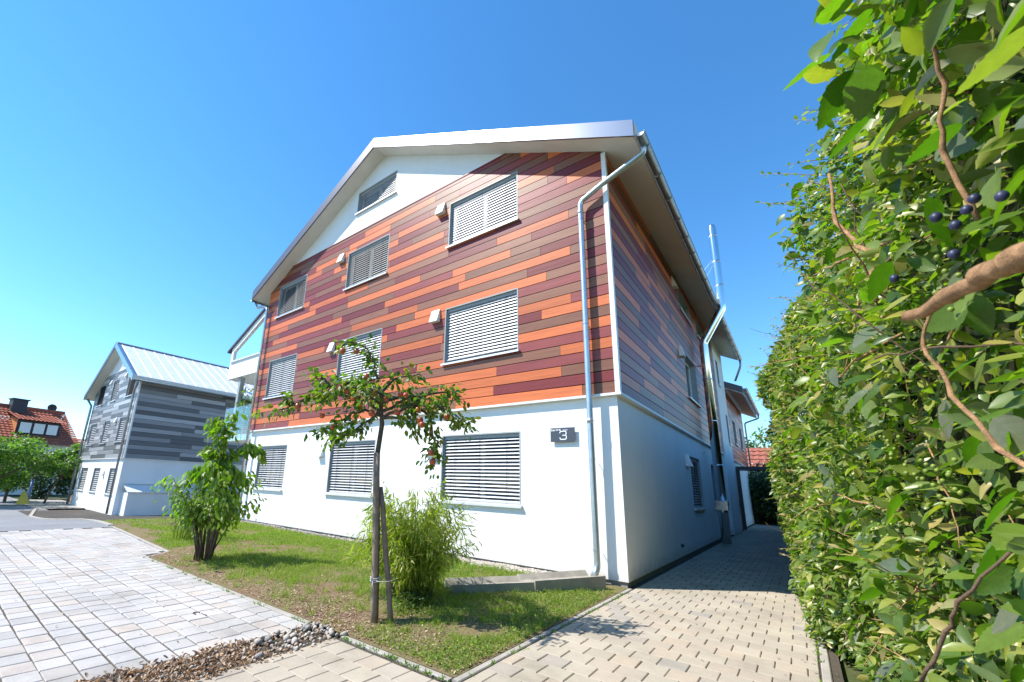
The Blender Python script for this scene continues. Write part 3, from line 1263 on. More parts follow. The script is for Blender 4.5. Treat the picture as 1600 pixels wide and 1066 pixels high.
HG = 9.13
wr = (-3.90, -1.90)
wm_ = (-8.08, -6.17)
wl_ = (-12.20, -10.41)
Z0, Z1, Z2 = (1.06, 2.46), (4.15, 5.54), (7.24, 8.50)
front_ground = [(a, c, *Z0) for a, c in (wl_, wm_, wr)]
front_upper = [(a, c, *zz) for zz in (Z1, Z2) for a, c in (wl_, wm_, wr)]
gab = (-7.90, -6.08, 9.90, 10.68)
mb = MB()
mb.box(-W1 + 0.03, -0.03, 0.03, 15.6, G0 - 0.1, 0.0)
mb.build('plinth', M['plinth'], B1)
wall(FR, B1, 'wall', M['plaster'], -W1, 0, 0.0, lambda u: 3.0, front_ground, -0.4, 0.0)
wall(FR, B1, 'backing_wall', M['backing'], -W1, 0, 3.0, lambda u: min(HG, soff1(u)), front_upper, -0.4, 0.03, (RX - (RZ - HG) / SL, RX + (RZ - HG) / SR))
wall(FR, B1, 'gable_wall', M['plaster'], RX - (RZ - HG) / SL, RX + (RZ - HG) / SR, HG, lambda u: soff1(u) + 0.01, [gab], -0.4, 0.045, (RX,))
YE = 15.4
side_up = [(6.35, 8.15, 4.15, 5.54), (10.4, 11.6, 4.15, 5.54), (6.35, 8.15, 6.95, 7.62), (9.3, 10.9, 6.95, 7.62)]
side_gr = [(6.0, 7.5, 1.02, 2.42), (9.6, 10.8, 1.02, 2.42)]
wall(SD, B1, 'wall', M['plaster'], 0.4, 12.7, 0.0, lambda u: 3.0, side_gr, -0.4, 0.0)
wall(SD, B1, 'backing_wall', M['backing'], 0.4, 12.7, 3.0, lambda u: 8.0, side_up, -0.4, 0.03)
# hidden walls that close the volume
mb = MB()
mb.box(-W1, -W1 + 0.3, 0.41, 15.4, 0.0, 8.4)
mb.box(-W1 + 0.3, -0.41, 15.1, 15.4, 0.0, 8.0)
mb.build('wall', M['plaster'], B1)
# cladding
PAL = ['orange', 'maroon', 'brown', 'orange', 'wine', 'brown']
pad = lambda hs: [(a - 0.006, c + 0.006, z0 - 0.03, z1 + 0.006) for a, c, z0, z1 in hs]
cladding(FR, B1, 'x', -W1 - 0.02, 0.0, 3.03, HG, lambda u: soff1(u) - 0.005, pad(front_upper), PAL, 11, 0.2065)
cladding(SD, B1, 'y', 0.0, 12.7, 3.03, 8.0, lambda u: 7.97, pad(side_up), PAL, 23, 0.2065)
# trims
mb = MB()
FR.box(mb, -W1 - 0.06, 0.10, -0.01, 0.10, 2.985, 3.028)
mb.build('base_trim', M['trim'], B1)
mb = MB()
SD.box(mb, 0.012, 12.7, -0.01, 0.10, 2.985, 3.028)
mb.build('base_trim', M['trim'], B1)
mb = MB()
mb.box(0.002, 0.085, -0.085, -0.002, 3.03, 7.93)
mb.build('corner_trim', M['trim'], B1)
mb = MB()
FR.box(mb, RX - (RZ - HG) / SL + 0.05, RX + (RZ - HG) / SR - 0.05, 0.03, 0.082, HG - 0.004, HG + 0.028)
mb.build('gable_trim', M['maroonx'], B1)
# front windows
tilts = {(0, 0): 38, (0, 1): 38, (0, 2): 42, (1, 0): 60, (1, 1): 64, (1, 2): 64, (2, 0): 46, (2, 1): 48, (2, 2): 66}
for r_i, zz in enumerate((Z0, Z1, Z2)):
    for c_i, (a, c) in enumerate((wl_, wm_, wr)):
        window(FR, B1, a, c, zz[0], zz[1], 0.0 if r_i == 0 else 0.07, tilt=tilts[(r_i, c_i)])
window(FR, B1, *gab, 0.045, tilt=66)
for (u, z, d) in ((-8.42, 8.28, .07), (-4.18, 8.28, .07), (-8.42, 5.22, .07), (-4.20, 5.25, .07), (-8.5, 2.05, 0), (-4.25, 2.05, 0)):
    vent_hood(FR, B1, u, z, d)
# side windows
for (a, c, z0, z1) in side_up:
    window(SD, B1, a, c, z0, z1, 0.07, tilt=None)
window(SD, B1, *side_gr[0], 0.0, tilt=25)
window(SD, B1, *side_gr[1], 0.0, tilt=None, mullion=False)
for (u, z, d) in ((5.75, 5.2, .07), (5.7, 7.35, .07), (5.55, 2.1, 0)):
    vent_hood(SD, B1, u, z, d)
# stair tower, white, on the driveway side
ST = Frame((0.12, 0, 0), (0, 1, 0), (1, 0, 0))
st_h = [(13.3, 13.9, 6.0, 7.1), (14.6, 15.2, 3.6, 4.9)]
wall(ST, B1, 'stair_tower', M['plaster'], 12.72, 15.6, -0.05, lambda u: 7.90, st_h, -0.45, 0.0)
for h in st_h:
    window(ST, B1, *h, 0.0, tilt=None, mullion=False)
# rear wing
wing_h = [(17.6, 18.8, 3.9, 5.1), (20.6, 21.8, 3.9, 5.1), (17.4, 18.6, 1.0, 2.2)]
wall(SD, B1, 'rear_wall', M['plaster'], 15.62, 23.5, -0.05, lambda u: 3.0, [wing_h[2]], -0.4, 0.0)
wall(SD, B1, 'backing_wall', M['backing'], 15.62, 23.5, 3.0, lambda u: 6.3, wing_h[:2], -0.4, 0.03)
cladding(SD, B1, 'y', 15.62, 23.5, 3.03, 6.3, lambda u: 6.29, pad(wing_h[:2]), PAL, 31, 0.2045, stuff=True)
mb = MB()
SD.box(mb, 15.62, 23.52, -0.01, 0.10, 2.985, 3.028)
mb.build('base_trim', M['trim'], B1)
mb = MB()
mb.box(-W1, -0.4, 23.2, 23.5, 0, 6.3)
mb.build('rear_wall', M['plaster'], B1)
for h in wing_h:
    window(SD, B1, *h, 0.07 if h[2] > 3 else 0.0, tilt=None)


def roof_pair(parent, rx, rz, sl, sr, xl, xr, y0, y1, th=0.30, verge_mat='verge', seam=0.55, yw=None):
    """two slopes: sheet roof, soffit, verge boards, ridge cap and standing seams"""
    zl, zr = rz - sl * (rx - xl), rz - sr * (xr - rx)
    rf = MB()
    rf.prism([(xl, zl + 0.04), (rx, rz + 0.04), (xr, zr + 0.04), (xr, zr + th), (rx, rz + th), (xl, zl + th)], 'y', y0 + 0.02, y1)
    roof = rf.build('roof', M['roof'], parent)
    so = MB()
    so.prism([(xl + 0.01, zl), (rx, rz), (xr - 0.01, zr), (xr - 0.01, zr + 0.038), (rx, rz + 0.038), (xl + 0.01, zl + 0.038)], 'y', y0 + 0.02, y1)
    so.build('soffit', M['soffit'], roof)
    for (xa, za, xb, zb, mt) in ((xl, zl, rx, rz, 'verge_dark'), (rx, rz, xr, zr, verge_mat)):
        e = 0.001 if xa == rx else 0
        v = MB()
        v.prism([(xa + e, za - 0.03), (xb, zb - 0.03), (xb, zb + th + 0.02), (xa + e, za + th + 0.02)], 'y', y0 - 0.02, y0 + 0.018)
        v.prism([(xa + e, za + th + 0.004), (xb, zb + th + 0.004), (xb, zb + th + 0.03), (xa + e, za + th + 0.03)], 'y', y0 + 0.0182, y0 + 0.20)
        v.build('verge', M[mt], roof)
    for x, z, s in ((xl, zl, -1), (xr, zr, 1)):
        f = MB()
        f.box(min(x + s * 0.002, x + s * 0.02), max(x + s * 0.002, x + s * 0.02), y0 + 0.021, y1, z - 0.02, z + th - 0.01)
        f.build('fascia', M['soffit'], roof)
    for s, xe, ze in ((-1, xl, zl), (1, xr, zr)):
        me = None
        y_ = y0 + 0.3
        while y_ < y1 - 0.1:
            if me is None:
                sm = MB()
                sm.prism([(rx + s * 0.1, rz - (sl if s < 0 else sr) * 0.1 + th + 0.002), (xe, ze + th + 0.002), (xe, ze + th + 0.035), (rx + s * 0.1, rz - (sl if s < 0 else sr) * 0.1 + th + 0.035)], 'y', -0.012, 0.012)
                me = sm.mesh('seam', M['roof'])
            link('seam', me, roof, Matrix.Translation((0, y_, 0)))
            y_ += seam
    rc = MB()
    rc.prism([(rx - 0.18, rz + th - sl * 0.18 + 0.03), (rx, rz + th + 0.04), (rx + 0.18, rz + th - sr * 0.18 + 0.03), (rx + 0.18, rz + th - sr * 0.18 + 0.06), (rx, rz + th + 0.075), (rx - 0.18, rz + th - sl * 0.18 + 0.06)], 'y', y0 + 0.05, y1)
    rc.build('ridge_cap', M['verge_dark'], roof)
    return roof


roof_pair(B1, RX, RZ, SL, SR, -13.45, 0.74, -0.52, 15.9, seam=0.8)
gut1 = gutter(B1, 0.84, -0.50, 15.9, 7.62, 1)
gutter(B1, -13.55, -0.50, 15.9, RZ - SL * 6.7 + 0.0, -1)
# rear wing roof: lower, same slope
rw = MB()
rw.prism([(0.78, 6.05), (-6.45, 9.6), (-6.45, 9.9), (0.78, 6.35)], 'y', 15.95, 24.0)
rwing = rw.build('rear_roof', M['verge_dark'], B1)
so = MB()
so.prism([(0.77, 6.01), (-0.3, 6.535), (-0.3, 6.56), (0.77, 6.04)], 'y', 15.95, 24.0)
so.build('soffit', M['soffit'], rwing)
gutter(B1, 0.87, 15.95, 24.05, 6.25, 1)
downpipe(B1, [(0.87, 23.9, 6.2), (0.87, 23.9, 6.0), (0.15, 23.9, 5.75), (0.15, 23.9, 0.0)], 0.045, 'zinc_dark')
downpipe(B1, [(0.84, 15.8, 7.55), (0.84, 15.8, 7.3), (0.55, 15.8, 6.6)], 0.045, 'zinc_dark')
# front downpipe, right
dx = -0.42
downpipe(B1, [(0.82, -0.20, 7.60), (0.80, -0.17, 7.45), (0.0, -0.19, 7.12), (dx, -0.19, 6.92), (dx, -0.19, 3.3), (dx, -0.19, 2.9), (dx, -0.17, 0.18), (dx - 0.03, -0.26, 0.05)], 0.052,
         brackets=[(dx, -0.19, 6.55), (dx, -0.19, 4.35), (dx, -0.18, 1.9), (dx, -0.18, 0.45)], coll=[(dx, -0.19, 6.7), (dx, -0.19, 2.55)])
# front downpipe, left
dx = -12.78
downpipe(B1, [(-13.55, -0.30, 8.10), (-13.5, -0.28, 7.9), (-12.95, -0.19, 7.85), (dx, -0.19, 7.7), (dx, -0.19, 0.1)], 0.05,
         brackets=[(dx, -0.19, 6.0), (dx, -0.19, 3.6), (dx, -0.19, 1.4)])
# stainless flue
fx, fy = 0.34, 8.5
fl = MB()
fl.tube([(fx, fy, -0.02), (fx, fy, 6.28), (fx + 0.03, fy, 6.42), (fx + 0.64, fy, 7.46), (fx + 0.66, fy, 7.62), (fx + 0.66, fy, 10.45), (fx + 0.66, fy, 10.6), (fx + 0.66, fy, 10.62)], [.13, .13, .13, .13, .13, .13, .105, .10], 20)
flue = fl.build('flue_pipe', M['steel'], B1, True)
flue['label'] = 'tall stainless steel flue with an offset around the eaves'
for z in (0.9, 2.3, 3.7, 5.1, 8.3, 9.2, 10.2):
    x = fx if z < 6.3 else fx + 0.66
    c = MB()
    c.tube([(x, fy, z - 0.025), (x, fy, z + 0.025)], 0.136, 20)
    c.build('flue_collar', M['steel'], flue, True)
for z in (2.7, 5.6):
    c = MB()
    c.box(0.07 if z > 3 else 0.0, fx - 0.1, fy - 0.06, fy + 0.06, z - 0.02, z + 0.02)
    c.build('flue_bracket', M['steel'], flue)
for z, x1, z1 in ((9.35, 0.15, 8.3), (9.15, 0.35, 8.05)):
    c = MB()
    c.tube([(fx + 0.6, fy - 0.05, z), (x1, fy - 0.3, z1)], 0.012, 6)
    c.build('stay_rod', M['steel'], flue)
c = MB()
c.box(fx - 0.16, fx + 0.16, fy - 0.18, fy + 0.10, 0.95, 1.22)
c.build('inspection_box', M['steel'], flue)
# entrance canopy with screen
mb = MB()
mb.box(0.13, 1.75, 15.7, 16.9, 2.55, 2.68)
can = mb.build('canopy', M['canopy'], B1)
can['label'] = 'dark flat canopy over the side entrance'
mb = MB()
mb.box(0.13, 0.28, 15.64, 15.7, 0.0, 2.54)
mb.build('side_screen', M['canopy'], can)
mb = MB()
mb.box(0.03, 0.06, 15.9, 16.85, 0.0, 2.1)
door = mb.build('entrance_door', M['sash'], B1)
mb = MB()
mb.box(0.065, 0.11, 16.0, 16.03, 0.9, 1.2)
mb.build('handle', M['steel'], door)
mb = MB()
mb.tube([(-0.02, 3.95, 0.25), (0.06, 3.95, 0.24)], 0.035, 10)
mb.build('wall_vent', M['canopy'], B1)


# conservatory balcony on the street side
def balcony(parent, x1, yf, dx_, base, yb=6.0):
    """white oriel with glazed gable over an open balcony with a glass railing"""
    x0 = x1 - dx_
    zt = lambda x: base + 8.98 - 0.49 * (x1 - x)
    b_ = MB()
    # parapet band and frame posts of the oriel front, glazed in between
    zb, zp = base + 5.55, base + 6.35
    b_.box(x0, x1, yf, yf + 0.16, zb, zp)
    b_.box(x0, x0 + 0.16, yf + 0.161, yb, zb, zp)
    b_.box(x0, x1, yf + 0.17, yb, zb + 0.002, zb + 0.2)
    b_.prism([(x0, zp + 0.001), (x0 + 0.18, zp + 0.001), (x0 + 0.18, zt(x0 + 0.18) - 0.10), (x0, zt(x0) - 0.10)], 'y', yf, yf + 0.16)
    b_.prism([(x0 + 0.181, zt(x0 + 0.18) - 0.34), (x1, zt(x1) - 0.34), (x1, zt(x1) - 0.10), (x0 + 0.181, zt(x0 + 0.18) - 0.10)], 'y', yf, yf + 0.16)
    o = b_.build('oriel', M['plaster'], parent)
    s = MB()
    s.box(x0 + 0.1, x1, yf - 0.06, yf - 0.001, zp - 0.05, zp + 0.02)
    s.build('sill', M['sill'], o)
    g_ = MB()
    g_.prism([(x0 + 0.19, zp + 0.01), (x1, zp + 0.01), (x1, zt(x1) - 0.35), (x0 + 0.19, zt(x0 + 0.19) - 0.35)], 'y', yf + 0.07, yf + 0.085)
    g_.build('pane', M['clear'], o)
    r = MB()
    r.prism([(x0 - 0.3, zt(x0 - 0.3) - 0.09), (x1, zt(x1) - 0.09), (x1, zt(x1)), (x0 - 0.3, zt(x0 - 0.3))], 'y', yf - 0.08, yb + 0.2)
    r.build('oriel_roof', M['verge_dark'], o)
    c = MB()
    c.box(x0 + 0.9, x0 + 1.08, yf + 0.1, yf + 0.28, base + 3.05, zb)
    c.build('column', M['reveal'], parent)
    sl = MB()
    sl.box(x0 + 0.4, x1, yf + 0.02, yb, base + 2.82, base + 3.05)
    slab = sl.build('balcony_slab', M['plaster'], parent)
    w = (dx_ - 0.45) / 2
    for k in range(2):
        p = MB()
        a = x0 + 0.42 + k * (w + 0.015)
        p.box(a, a + w, yf - 0.02, yf - 0.004, base + 2.80, base + 4.2)
        p.build('glass_panel', M['clear'], slab)
        for q in (0.25, 0.75):
            for zz in (2.87, 2.99):
                st_ = MB()
                st_.tube([(a + w * q, yf + 0.03, base + zz), (a + w * q, yf - 0.035, base + zz)], 0.025, 10)
                st_.build('glass_fixing', M['steel'], slab)
    p = MB()
    p.box(x0 + 0.395, x0 + 0.41, yf - 0.003, yb - 0.1, base + 2.80, base + 4.2)
    p.build('glass_panel', M['clear'], slab)
    u = MB()
    u.box(x0 + 0.6, x1, yf + 1.8, yf + 1.95, base - 0.1, base + 2.81)
    u.build('wall', M['plaster'], parent)


balcony(B1, -12.93, 0.45, 3.9, 0.0)

# house number sign
SG = empty('house_number_sign', (-0.98, -0.02, 2.35), 'dark slate house number sign reading 3 on the white wall', 'sign')
mb = MB()
FR.box(mb, -1.23, -0.76, 0.045, 0.055, 2.22, 2.475)
plate = mb.build('plate', M['sign'], SG)
mb = MB()
for u in (-1.12, -0.87):
    for z in (2.28, 2.42):
        mb.tube([FR.P(u, -0.01, z), FR.P(u, 0.046, z)], 0.008, 8)
mb.build('spacer', M['steel'], SG)


def strokes(pts, w, closed=False):
    """flat raised band along a polyline on the sign plate"""
    mb = MB()
    pts = [Vector(p) for p in pts]
    L, Rr = [], []
    for i in range(len(pts)):
        d = (pts[min(i + 1, len(pts) - 1)] - pts[max(i - 1, 0)]).normalized()
        s_ = Vector((-d.y, d.x)) * w / 2
        L.append(pts[i] + s_)
        Rr.append(pts[i] - s_)
    for i in range(len(pts) - 1):
        q = [L[i], L[i + 1], Rr[i + 1], Rr[i]]
        mb.hexa([FR.P(p.x, 0.0555, p.y) for p in q] + [FR.P(p.x, 0.058, p.y) for p in q])
    return mb


x0, x1, zb, zt = -1.045, -0.92, 2.262, 2.41
zm = (zb + zt) / 2
c = 0.026
three = [(x0, zt - 0.035), (x0 + .004, zt - .015), (x0 + .018, zt - .003), (x0 + c, zt), (x1 - c, zt), (x1 - .012, zt - .004), (x1 - .005, zt - .014), (x1 - .003, zt - c), (x1 - .003, zm + c), (x1 - .008, zm + .008), (x1 - c, zm)]
t1 = strokes(three, 0.016)
t2 = strokes([(x0 + 0.05, zm), (x1 - c - 0.001, zm)], 0.016)
t3 = strokes([(x1 - c, zm - 0.001), (x1 - .004, zm - .010), (x1, zm - c), (x1, zb + c), (x1 - .004, zb + .012), (x1 - .012, zb + .004), (x1 - c, zb), (x0 + c, zb), (x0 + .014, zb + .004), (x0 + .004, zb + .015), (x0, zb + 0.035)], 0.016)
t1.add(t2.v, t2.f).add(t3.v, t3.f)
t1.build('number_three', M['white_paint'], SG)
for txt, size, ux, bold in (('Zum Vielk', 0.047, -1.222, True), ('Straße', 0.036, -0.985, False)):
    cu = bpy.data.curves.new('text', 'FONT')
    cu.body = txt
    cu.size = size
    cu.extrude = 0.001
    cu.offset = 0.0014 if bold else 0.0
    to = bpy.data.objects.new('text', cu)
    COL.objects.link(to)
    dg = bpy.context.evaluated_depsgraph_get()
    me = bpy.data.meshes.new_from_object(to.evaluated_get(dg))
    bpy.data.objects.remove(to)
    me.materials.clear()
    me.materials.append(M['white_paint'])
    link('street_name', me, SG, Matrix.Translation((ux, -0.0568, 2.422)) @ Matrix.Rotation(R(90), 4, 'X'))

# ---------------------------------------------------------------- the grey twin down the street
KX, KY, KZ = -27.0, -0.15, -0.80
B2 = empty('apartment_building', (KX - 5, KY, KZ - 0.08), 'three storey building clad in grey planks with ribbed metal roof', 'building')
W2 = 10.2
F2 = Frame((KX, KY, KZ), (1, 0, 0), (0, -1, 0))
S2 = Frame((KX, KY, KZ), (0, 1, 0), (1, 0, 0))
E2 = 7.65
RX2, RZ2 = -W2 / 2, E2 + 0.53 * W2 / 2


def soff2(u):
    return RZ2 - 0.53 * abs(u - RX2)


HG2 = 8.75
cols2 = [(-9.3, -7.6), (-6.0, -4.5), (-2.4, -0.8)]
r0 = [(a, c, 1.0, 2.45) for a, c in cols2]
r12 = [(a, c, z, z + 1.45) for z in (4.0, 6.75) for a, c in ((-9.3, -7.6), (-5.8, -4.5), (-2.4, -0.9))]
g2 = (-4.6, -3.5, 9.15, 9.8)
wall(F2, B2, 'wall', M['plaster_far'], -W2, 0, -0.1, lambda u: 3.0, r0, -0.4, 0.0)
br2 = (RX2 - (RZ2 - HG2) / .53, RX2 + (RZ2 - HG2) / .53)
wall(F2, B2, 'backing_wall', M['backing'], -W2, 0, 3.0, lambda u: min(HG2, soff2(u)), r12, -0.4, 0.03, br2)
wall(F2, B2, 'gable_wall', M['plaster_far'], br2[0], br2[1], HG2, lambda u: soff2(u) + 0.01, [g2], -0.4, 0.045, (RX2,))
GP = ['grey1', 'grey2', 'grey3', 'grey2']
cladding(F2, B2, 'x', -W2, 0.0, 3.03, HG2, lambda u: soff2(u) - 0.005, pad(r12), ['grey1', 'grey2', 'grey1', 'grey2', 'grey3'], 5, 0.25, lens=(1.4, 4.2))
sh2 = [(9.2, 11.2, 6.75, 7.35)]
wall(S2, B2, 'wall', M['plaster_far'], 0.4, 16, -0.1, lambda u: 3.0, [], -0.4, 0.0)
wall(S2, B2, 'backing_wall', M['backing'], 0.4, 16, 3.0, lambda u: E2, sh2, -0.4, 0.03)
cladding(S2, B2, 'y', 0.0, 16, 3.03, E2, lambda u: E2 - 0.02, pad(sh2), ['grey3', 'grey2', 'grey1', 'grey3', 'grey2'], 9, 0.25, lens=(2.0, 5.5))
mb = MB()
mb.box(KX - W2, KX - W2 + 0.3, KY + 0.41, KY + 16, KZ, KZ + E2)
mb.box(KX - W2 + 0.3, KX - 0.41, KY + 15.7, KY + 16, KZ, KZ + E2)
mb.build('wall', M['plaster_far'], B2)
for fr_, a, c in ((F2, -W2 - 0.06, 0.10), (S2, 0.012, 16)):
    mb = MB()
    fr_.box(mb, a, c, -0.01, 0.10, 2.985, 3.028)
    mb.build('base_trim', M['trim'], B2)
mb = MB()
S2.box(mb, -0.085, -0.002, 0.002, 0.085, 3.03, E2 - 0.05)
mb.build('corner_trim', M['trim'], B2)
mb = MB()
F2.box(mb, br2[0] + 0.05, br2[1] - 0.05, 0.03, 0.085, HG2 - 0.004, HG2 + 0.03)
mb.build('gable_trim', M['sill'], B2)
for h in r0:
    window(F2, B2, *h, 0.0, tilt=60, pitch=0.12)
for h in r12:
    window(F2, B2, *h, 0.07, tilt=60, pitch=0.12)
window(F2, B2, *g2, 0.045, tilt=None)
window(S2, B2, *sh2[0], 0.07, tilt=None)
for u, z, d in ((-6.3, 8.0, .07), (-3.1, 5.2, .07), (-3.5, 2.0, 0), (-3.0, 8.1, .07)):
    vent_hood(F2, B2, u, z, d)
roof2 = roof_pair(B2, KX + RX2, KZ + RZ2, 0.53, 0.53, KX - W2 - 0.6, KX + 0.55, KY - 0.6, KY + 16.5, verge_mat='verge', seam=0.62)
gutter(B2, KX + 0.64, KY - 0.58, KY + 16.5, KZ + E2 - 0.25, 1)
mb = MB()
mb.tube([(KX - 0.6, KY + 6.0, KZ + E2 + 0.5), (KX - 0.6, KY + 6.0, KZ + E2 + 1.25)], 0.12, 10)
mb.tube([(KX - 0.6, KY + 6.0, KZ + E2 + 1.25), (KX - 0.6, KY + 6.0, KZ + E2 + 1.33)], 0.2, 10)
mb.build('roof_vent', M['canopy'], roof2)
downpipe(B2, [(KX + 0.6, KY - 0.35, KZ + E2 - 0.25), (KX + 0.55, KY - 0.32, KZ + E2 - 0.4), (KX - 0.25, KY - 0.2, KZ + E2 - 0.9), (KX - 0.25, KY - 0.2, KZ)], 0.06, 'zinc_dark')
downpipe(B2, [(KX - W2 - 0.6, KY - 0.35, KZ + E2 - 0.3), (KX - W2 + 0.12, KY - 0.2, KZ + E2 - 0.8), (KX - W2 + 0.12, KY - 0.2, KZ)], 0.07, 'zinc_dark')
# low annex with a metal covered top along the side
mb = MB()
mb.box(KX + 0.02, KX + 1.0, KY + 0.25, KY + 11, KZ - 0.05, KZ + 1.15)
ann = mb.build('annex_wall', M['plaster_far'], B2)
mb = MB()
mb.hexa([(KX + 0.0, KY + 0.2, KZ + 1.55), (KX + 1.08, KY + 0.2, KZ + 1.16), (KX + 1.08, KY + 11, KZ + 1.16), (KX + 0.0, KY + 11, KZ + 1.55), (KX + 0.0, KY + 0.2, KZ + 1.60), (KX + 1.08, KY + 0.2, KZ + 1.21), (KX + 1.08, KY + 11, KZ + 1.21), (KX + 0.0, KY + 11, KZ + 1.60)])
mb.build('metal_cover', M['roof'], ann)
mb = MB()
mb.box(KX + 0.002, KX + 0.06, KY + 0.2, KY + 11, KZ + 1.61, KZ + 1.66)
mb.build('cover_trim', M['trim'], ann)
balcony(B2, KX - W2 - 0.03, KY + 0.6, 2.6, KZ)
# side oriel of the grey building seen behind the balcony
mb = MB()
mb.box(KX + 0.08, KX + 1.6, KY + 12.6, KY + 15.5, KZ + 3.0, KZ + 7.0)
sb = mb.build('side_bay', M['plaster_far'], B2)
mb = MB()
mb.hexa([(KX - 0.6, KY + 12.3, KZ + 7.6), (KX + 1.9, KY + 12.3, KZ + 7.02), (KX + 1.9, KY + 15.8, KZ + 7.02), (KX - 0.6, KY + 15.8, KZ + 7.6), (KX - 0.6, KY + 12.3, KZ + 7.75), (KX + 1.9, KY + 12.3, KZ + 7.17), (KX + 1.9, KY + 15.8, KZ + 7.17), (KX - 0.6, KY + 15.8, KZ + 7.75)])
mb.build('bay_roof', M['roof'], sb)


# ================================================================== planting
def unit(v):
    return v / (np.linalg.norm(v, axis=1, keepdims=True) + 1e-9)


def polyline_points(pts, n, jit=0.0):
    """n points spread along a polyline, with their tangents"""
    P = np.array([tuple(p) for p in pts], float)
    seg = np.linalg.norm(np.diff(P, axis=0), axis=1)
    cum = np.r_[0, np.cumsum(seg)]
    t = np.sort(rng.random(n)) * cum[-1]
    idx = np.clip(np.searchsorted(cum, t, side='right') - 1, 0, len(seg) - 1)
    f = (t - cum[idx]) / np.maximum(seg[idx], 1e-9)
    pos = P[idx] + (P[idx + 1] - P[idx]) * f[:, None]
    tan = unit(P[idx + 1] - P[idx])
    return pos + rng.normal(0, jit, (n, 3)), tan


def leaf_objects(parent, name, pos, d, nrm, size, meshes):
    for i in range(len(pos)):
        link(name, meshes[i % len(meshes)], parent, basis(pos[i], d[i], nrm[i], float(size[i])))


def nearest_order(pos):
    return np.argsort(np.linalg.norm(pos - np.array(CAM), axis=1))


# ---------------------------------------------------------------- grass
def lawn_samples(n, x0=-15.0, x1=-0.03):
    x = rng.uniform(x0, x1, n)
    yb = np.where(x > -12.9, -0.3, 6.5)
    yf = np.array([y_front(a) for a in x]) + 0.04
    y = yf + (yb - yf) * rng.random(n)
    return x, y


def bare(x, y):
    """1 where the soil shows: along the paving edge and in a few worn patches"""
    b_ = np.array([mnoise.noise(Vector((a * 0.55, c * 0.8, 7.7))) for a, c in zip(x, y)])
    b2 = np.array([mnoise.noise(Vector((a * 2.2, c * 2.2, 2.3))) for a, c in zip(x, y)])
    yf = np.array([y_front(a) for a in x])
    edge = np.clip(1 - (y - yf) / 0.75, 0, 1) * np.clip((-1.0 - x) / 0.8, 0, 1)
    edge2 = np.clip(1 - np.abs(x + 0.02) / 0.5, 0, 1) * np.clip((y + 2.2) / 1.0, 0, 1)
    sp = np.exp(-(((x + 0.45) / 0.35) ** 2 + ((y + 3.3) / 0.5) ** 2)) * 0.9
    sp2 = np.exp(-(((x + 2.4) / 0.7) ** 2 + ((y + 3.6) / 0.35) ** 2)) * 0.9
    return np.clip(1.0 * edge + 0.7 * edge2 + sp + sp2 + b_ * 1.4 + b2 * 0.9 + 0.10, 0, 1.2)


nb = 230000
gx_, gy_ = lawn_samples(nb)
# more blades where the lawn is close
dist_ = np.hypot(gx_ - CAM.x, gy_ - CAM.y)
keep = rng.random(nb) < np.clip(6.5 / dist_, 0.25, 1)
gx_, gy_ = gx_[keep], gy_[keep]
keep = rng.random(len(gx_)) > bare(gx_, gy_) * 1.05
gx_, gy_ = gx_[keep], gy_[keep]
gz_ = np.array([lawn_z(a, c) for a, c in zip(gx_, gy_)])
n = len(gx_)
dist_ = np.hypot(gx_ - CAM.x, gy_ - CAM.y)
dd = np.c_[rng.normal(0, 0.55, (n, 2)), np.ones(n)]
BL = ([(0, -0.5, 0), (0, 0.5, 0), (0.55, 0.36, 0.03), (0.55, -0.36, 0.03), (1, 0, 0.16)], [(0, 1, 2, 3), (3, 2, 4)])
o = mass('grass', np.c_[gx_, gy_, gz_ - 0.004], dd, rng.normal(size=(n, 3)), rng.uniform(0.025, 0.07, n), BL, M['grass'], width=rng.uniform(0.003, 0.006, n) * np.clip(dist_ / 6, 1, 2.2))
tag(o, 'short patchy grass growing on the lawn bed', kind='stuff')
tp, td = [], []
for _ in range(520):
    x = -abs(random.gauss(0, 4.5)) - .05
    if x < -12:
        continue
    y = random.uniform(y_front(x) + .04, -.25)
    k = random.randint(10, 30)
    c_ = np.array([x, y, lawn_z(x, y) - .005])
    q = rng.normal(0, .022, (k, 3))
    q[:, 2] = 0
    tp.append(c_ + q)
    td.append(np.c_[q[:, :2] * 14 + rng.normal(0, .25, (k, 2)), np.ones(k)])
tp, td = np.concatenate(tp), np.concatenate(td)
keep = (tp[:, 0] < -.02)
tp, td = tp[keep], td[keep]
n = len(tp)
o = mass('grass_tufts', tp, td, rng.normal(size=(n, 3)), rng.uniform(.05, .13, n), BL, M['grass'], width=rng.uniform(.003, .006, n))
tag(o, 'longer grass tufts scattered over the lawn', kind='stuff')
# small leaved ground cover, mostly around the apple tree
n = 42000
gx_ = np.r_[rng.uniform(-3.2, -0.03, n // 2), rng.uniform(-9, -0.03, n - n // 2)]
yf = np.array([y_front(a) for a in gx_]) + 0.05
gy_ = yf + (-0.35 - yf) * rng.random(n)
keep = rng.random(n) > bare(gx_, gy_) * 0.95 + 0.12
gx_, gy_ = gx_[keep], gy_[keep]
n = len(gx_)
gz_ = np.array([lawn_z(a, c) for a, c in zip(gx_, gy_)]) + rng.uniform(0.004, 0.04, n)
o = mass('ground_cover', np.c_[gx_, gy_, gz_], np.c_[rng.normal(size=(n, 2)), rng.normal(0, .35, n)], np.c_[rng.normal(0, .45, (n, 2)), np.ones(n)], rng.uniform(0.014, 0.034, n), leaf_small(0.7, 0.1, 0.05), M['clover'])
tag(o, 'low leafy weeds creeping around the apple tree', kind='stuff')
n = 5200
gx_ = np.r_[rng.uniform(-7.4, -0.05, n // 2), rng.normal(-1.9, 0.9, n - n // 2)]
gx_ = np.clip(gx_, -9, -0.04)
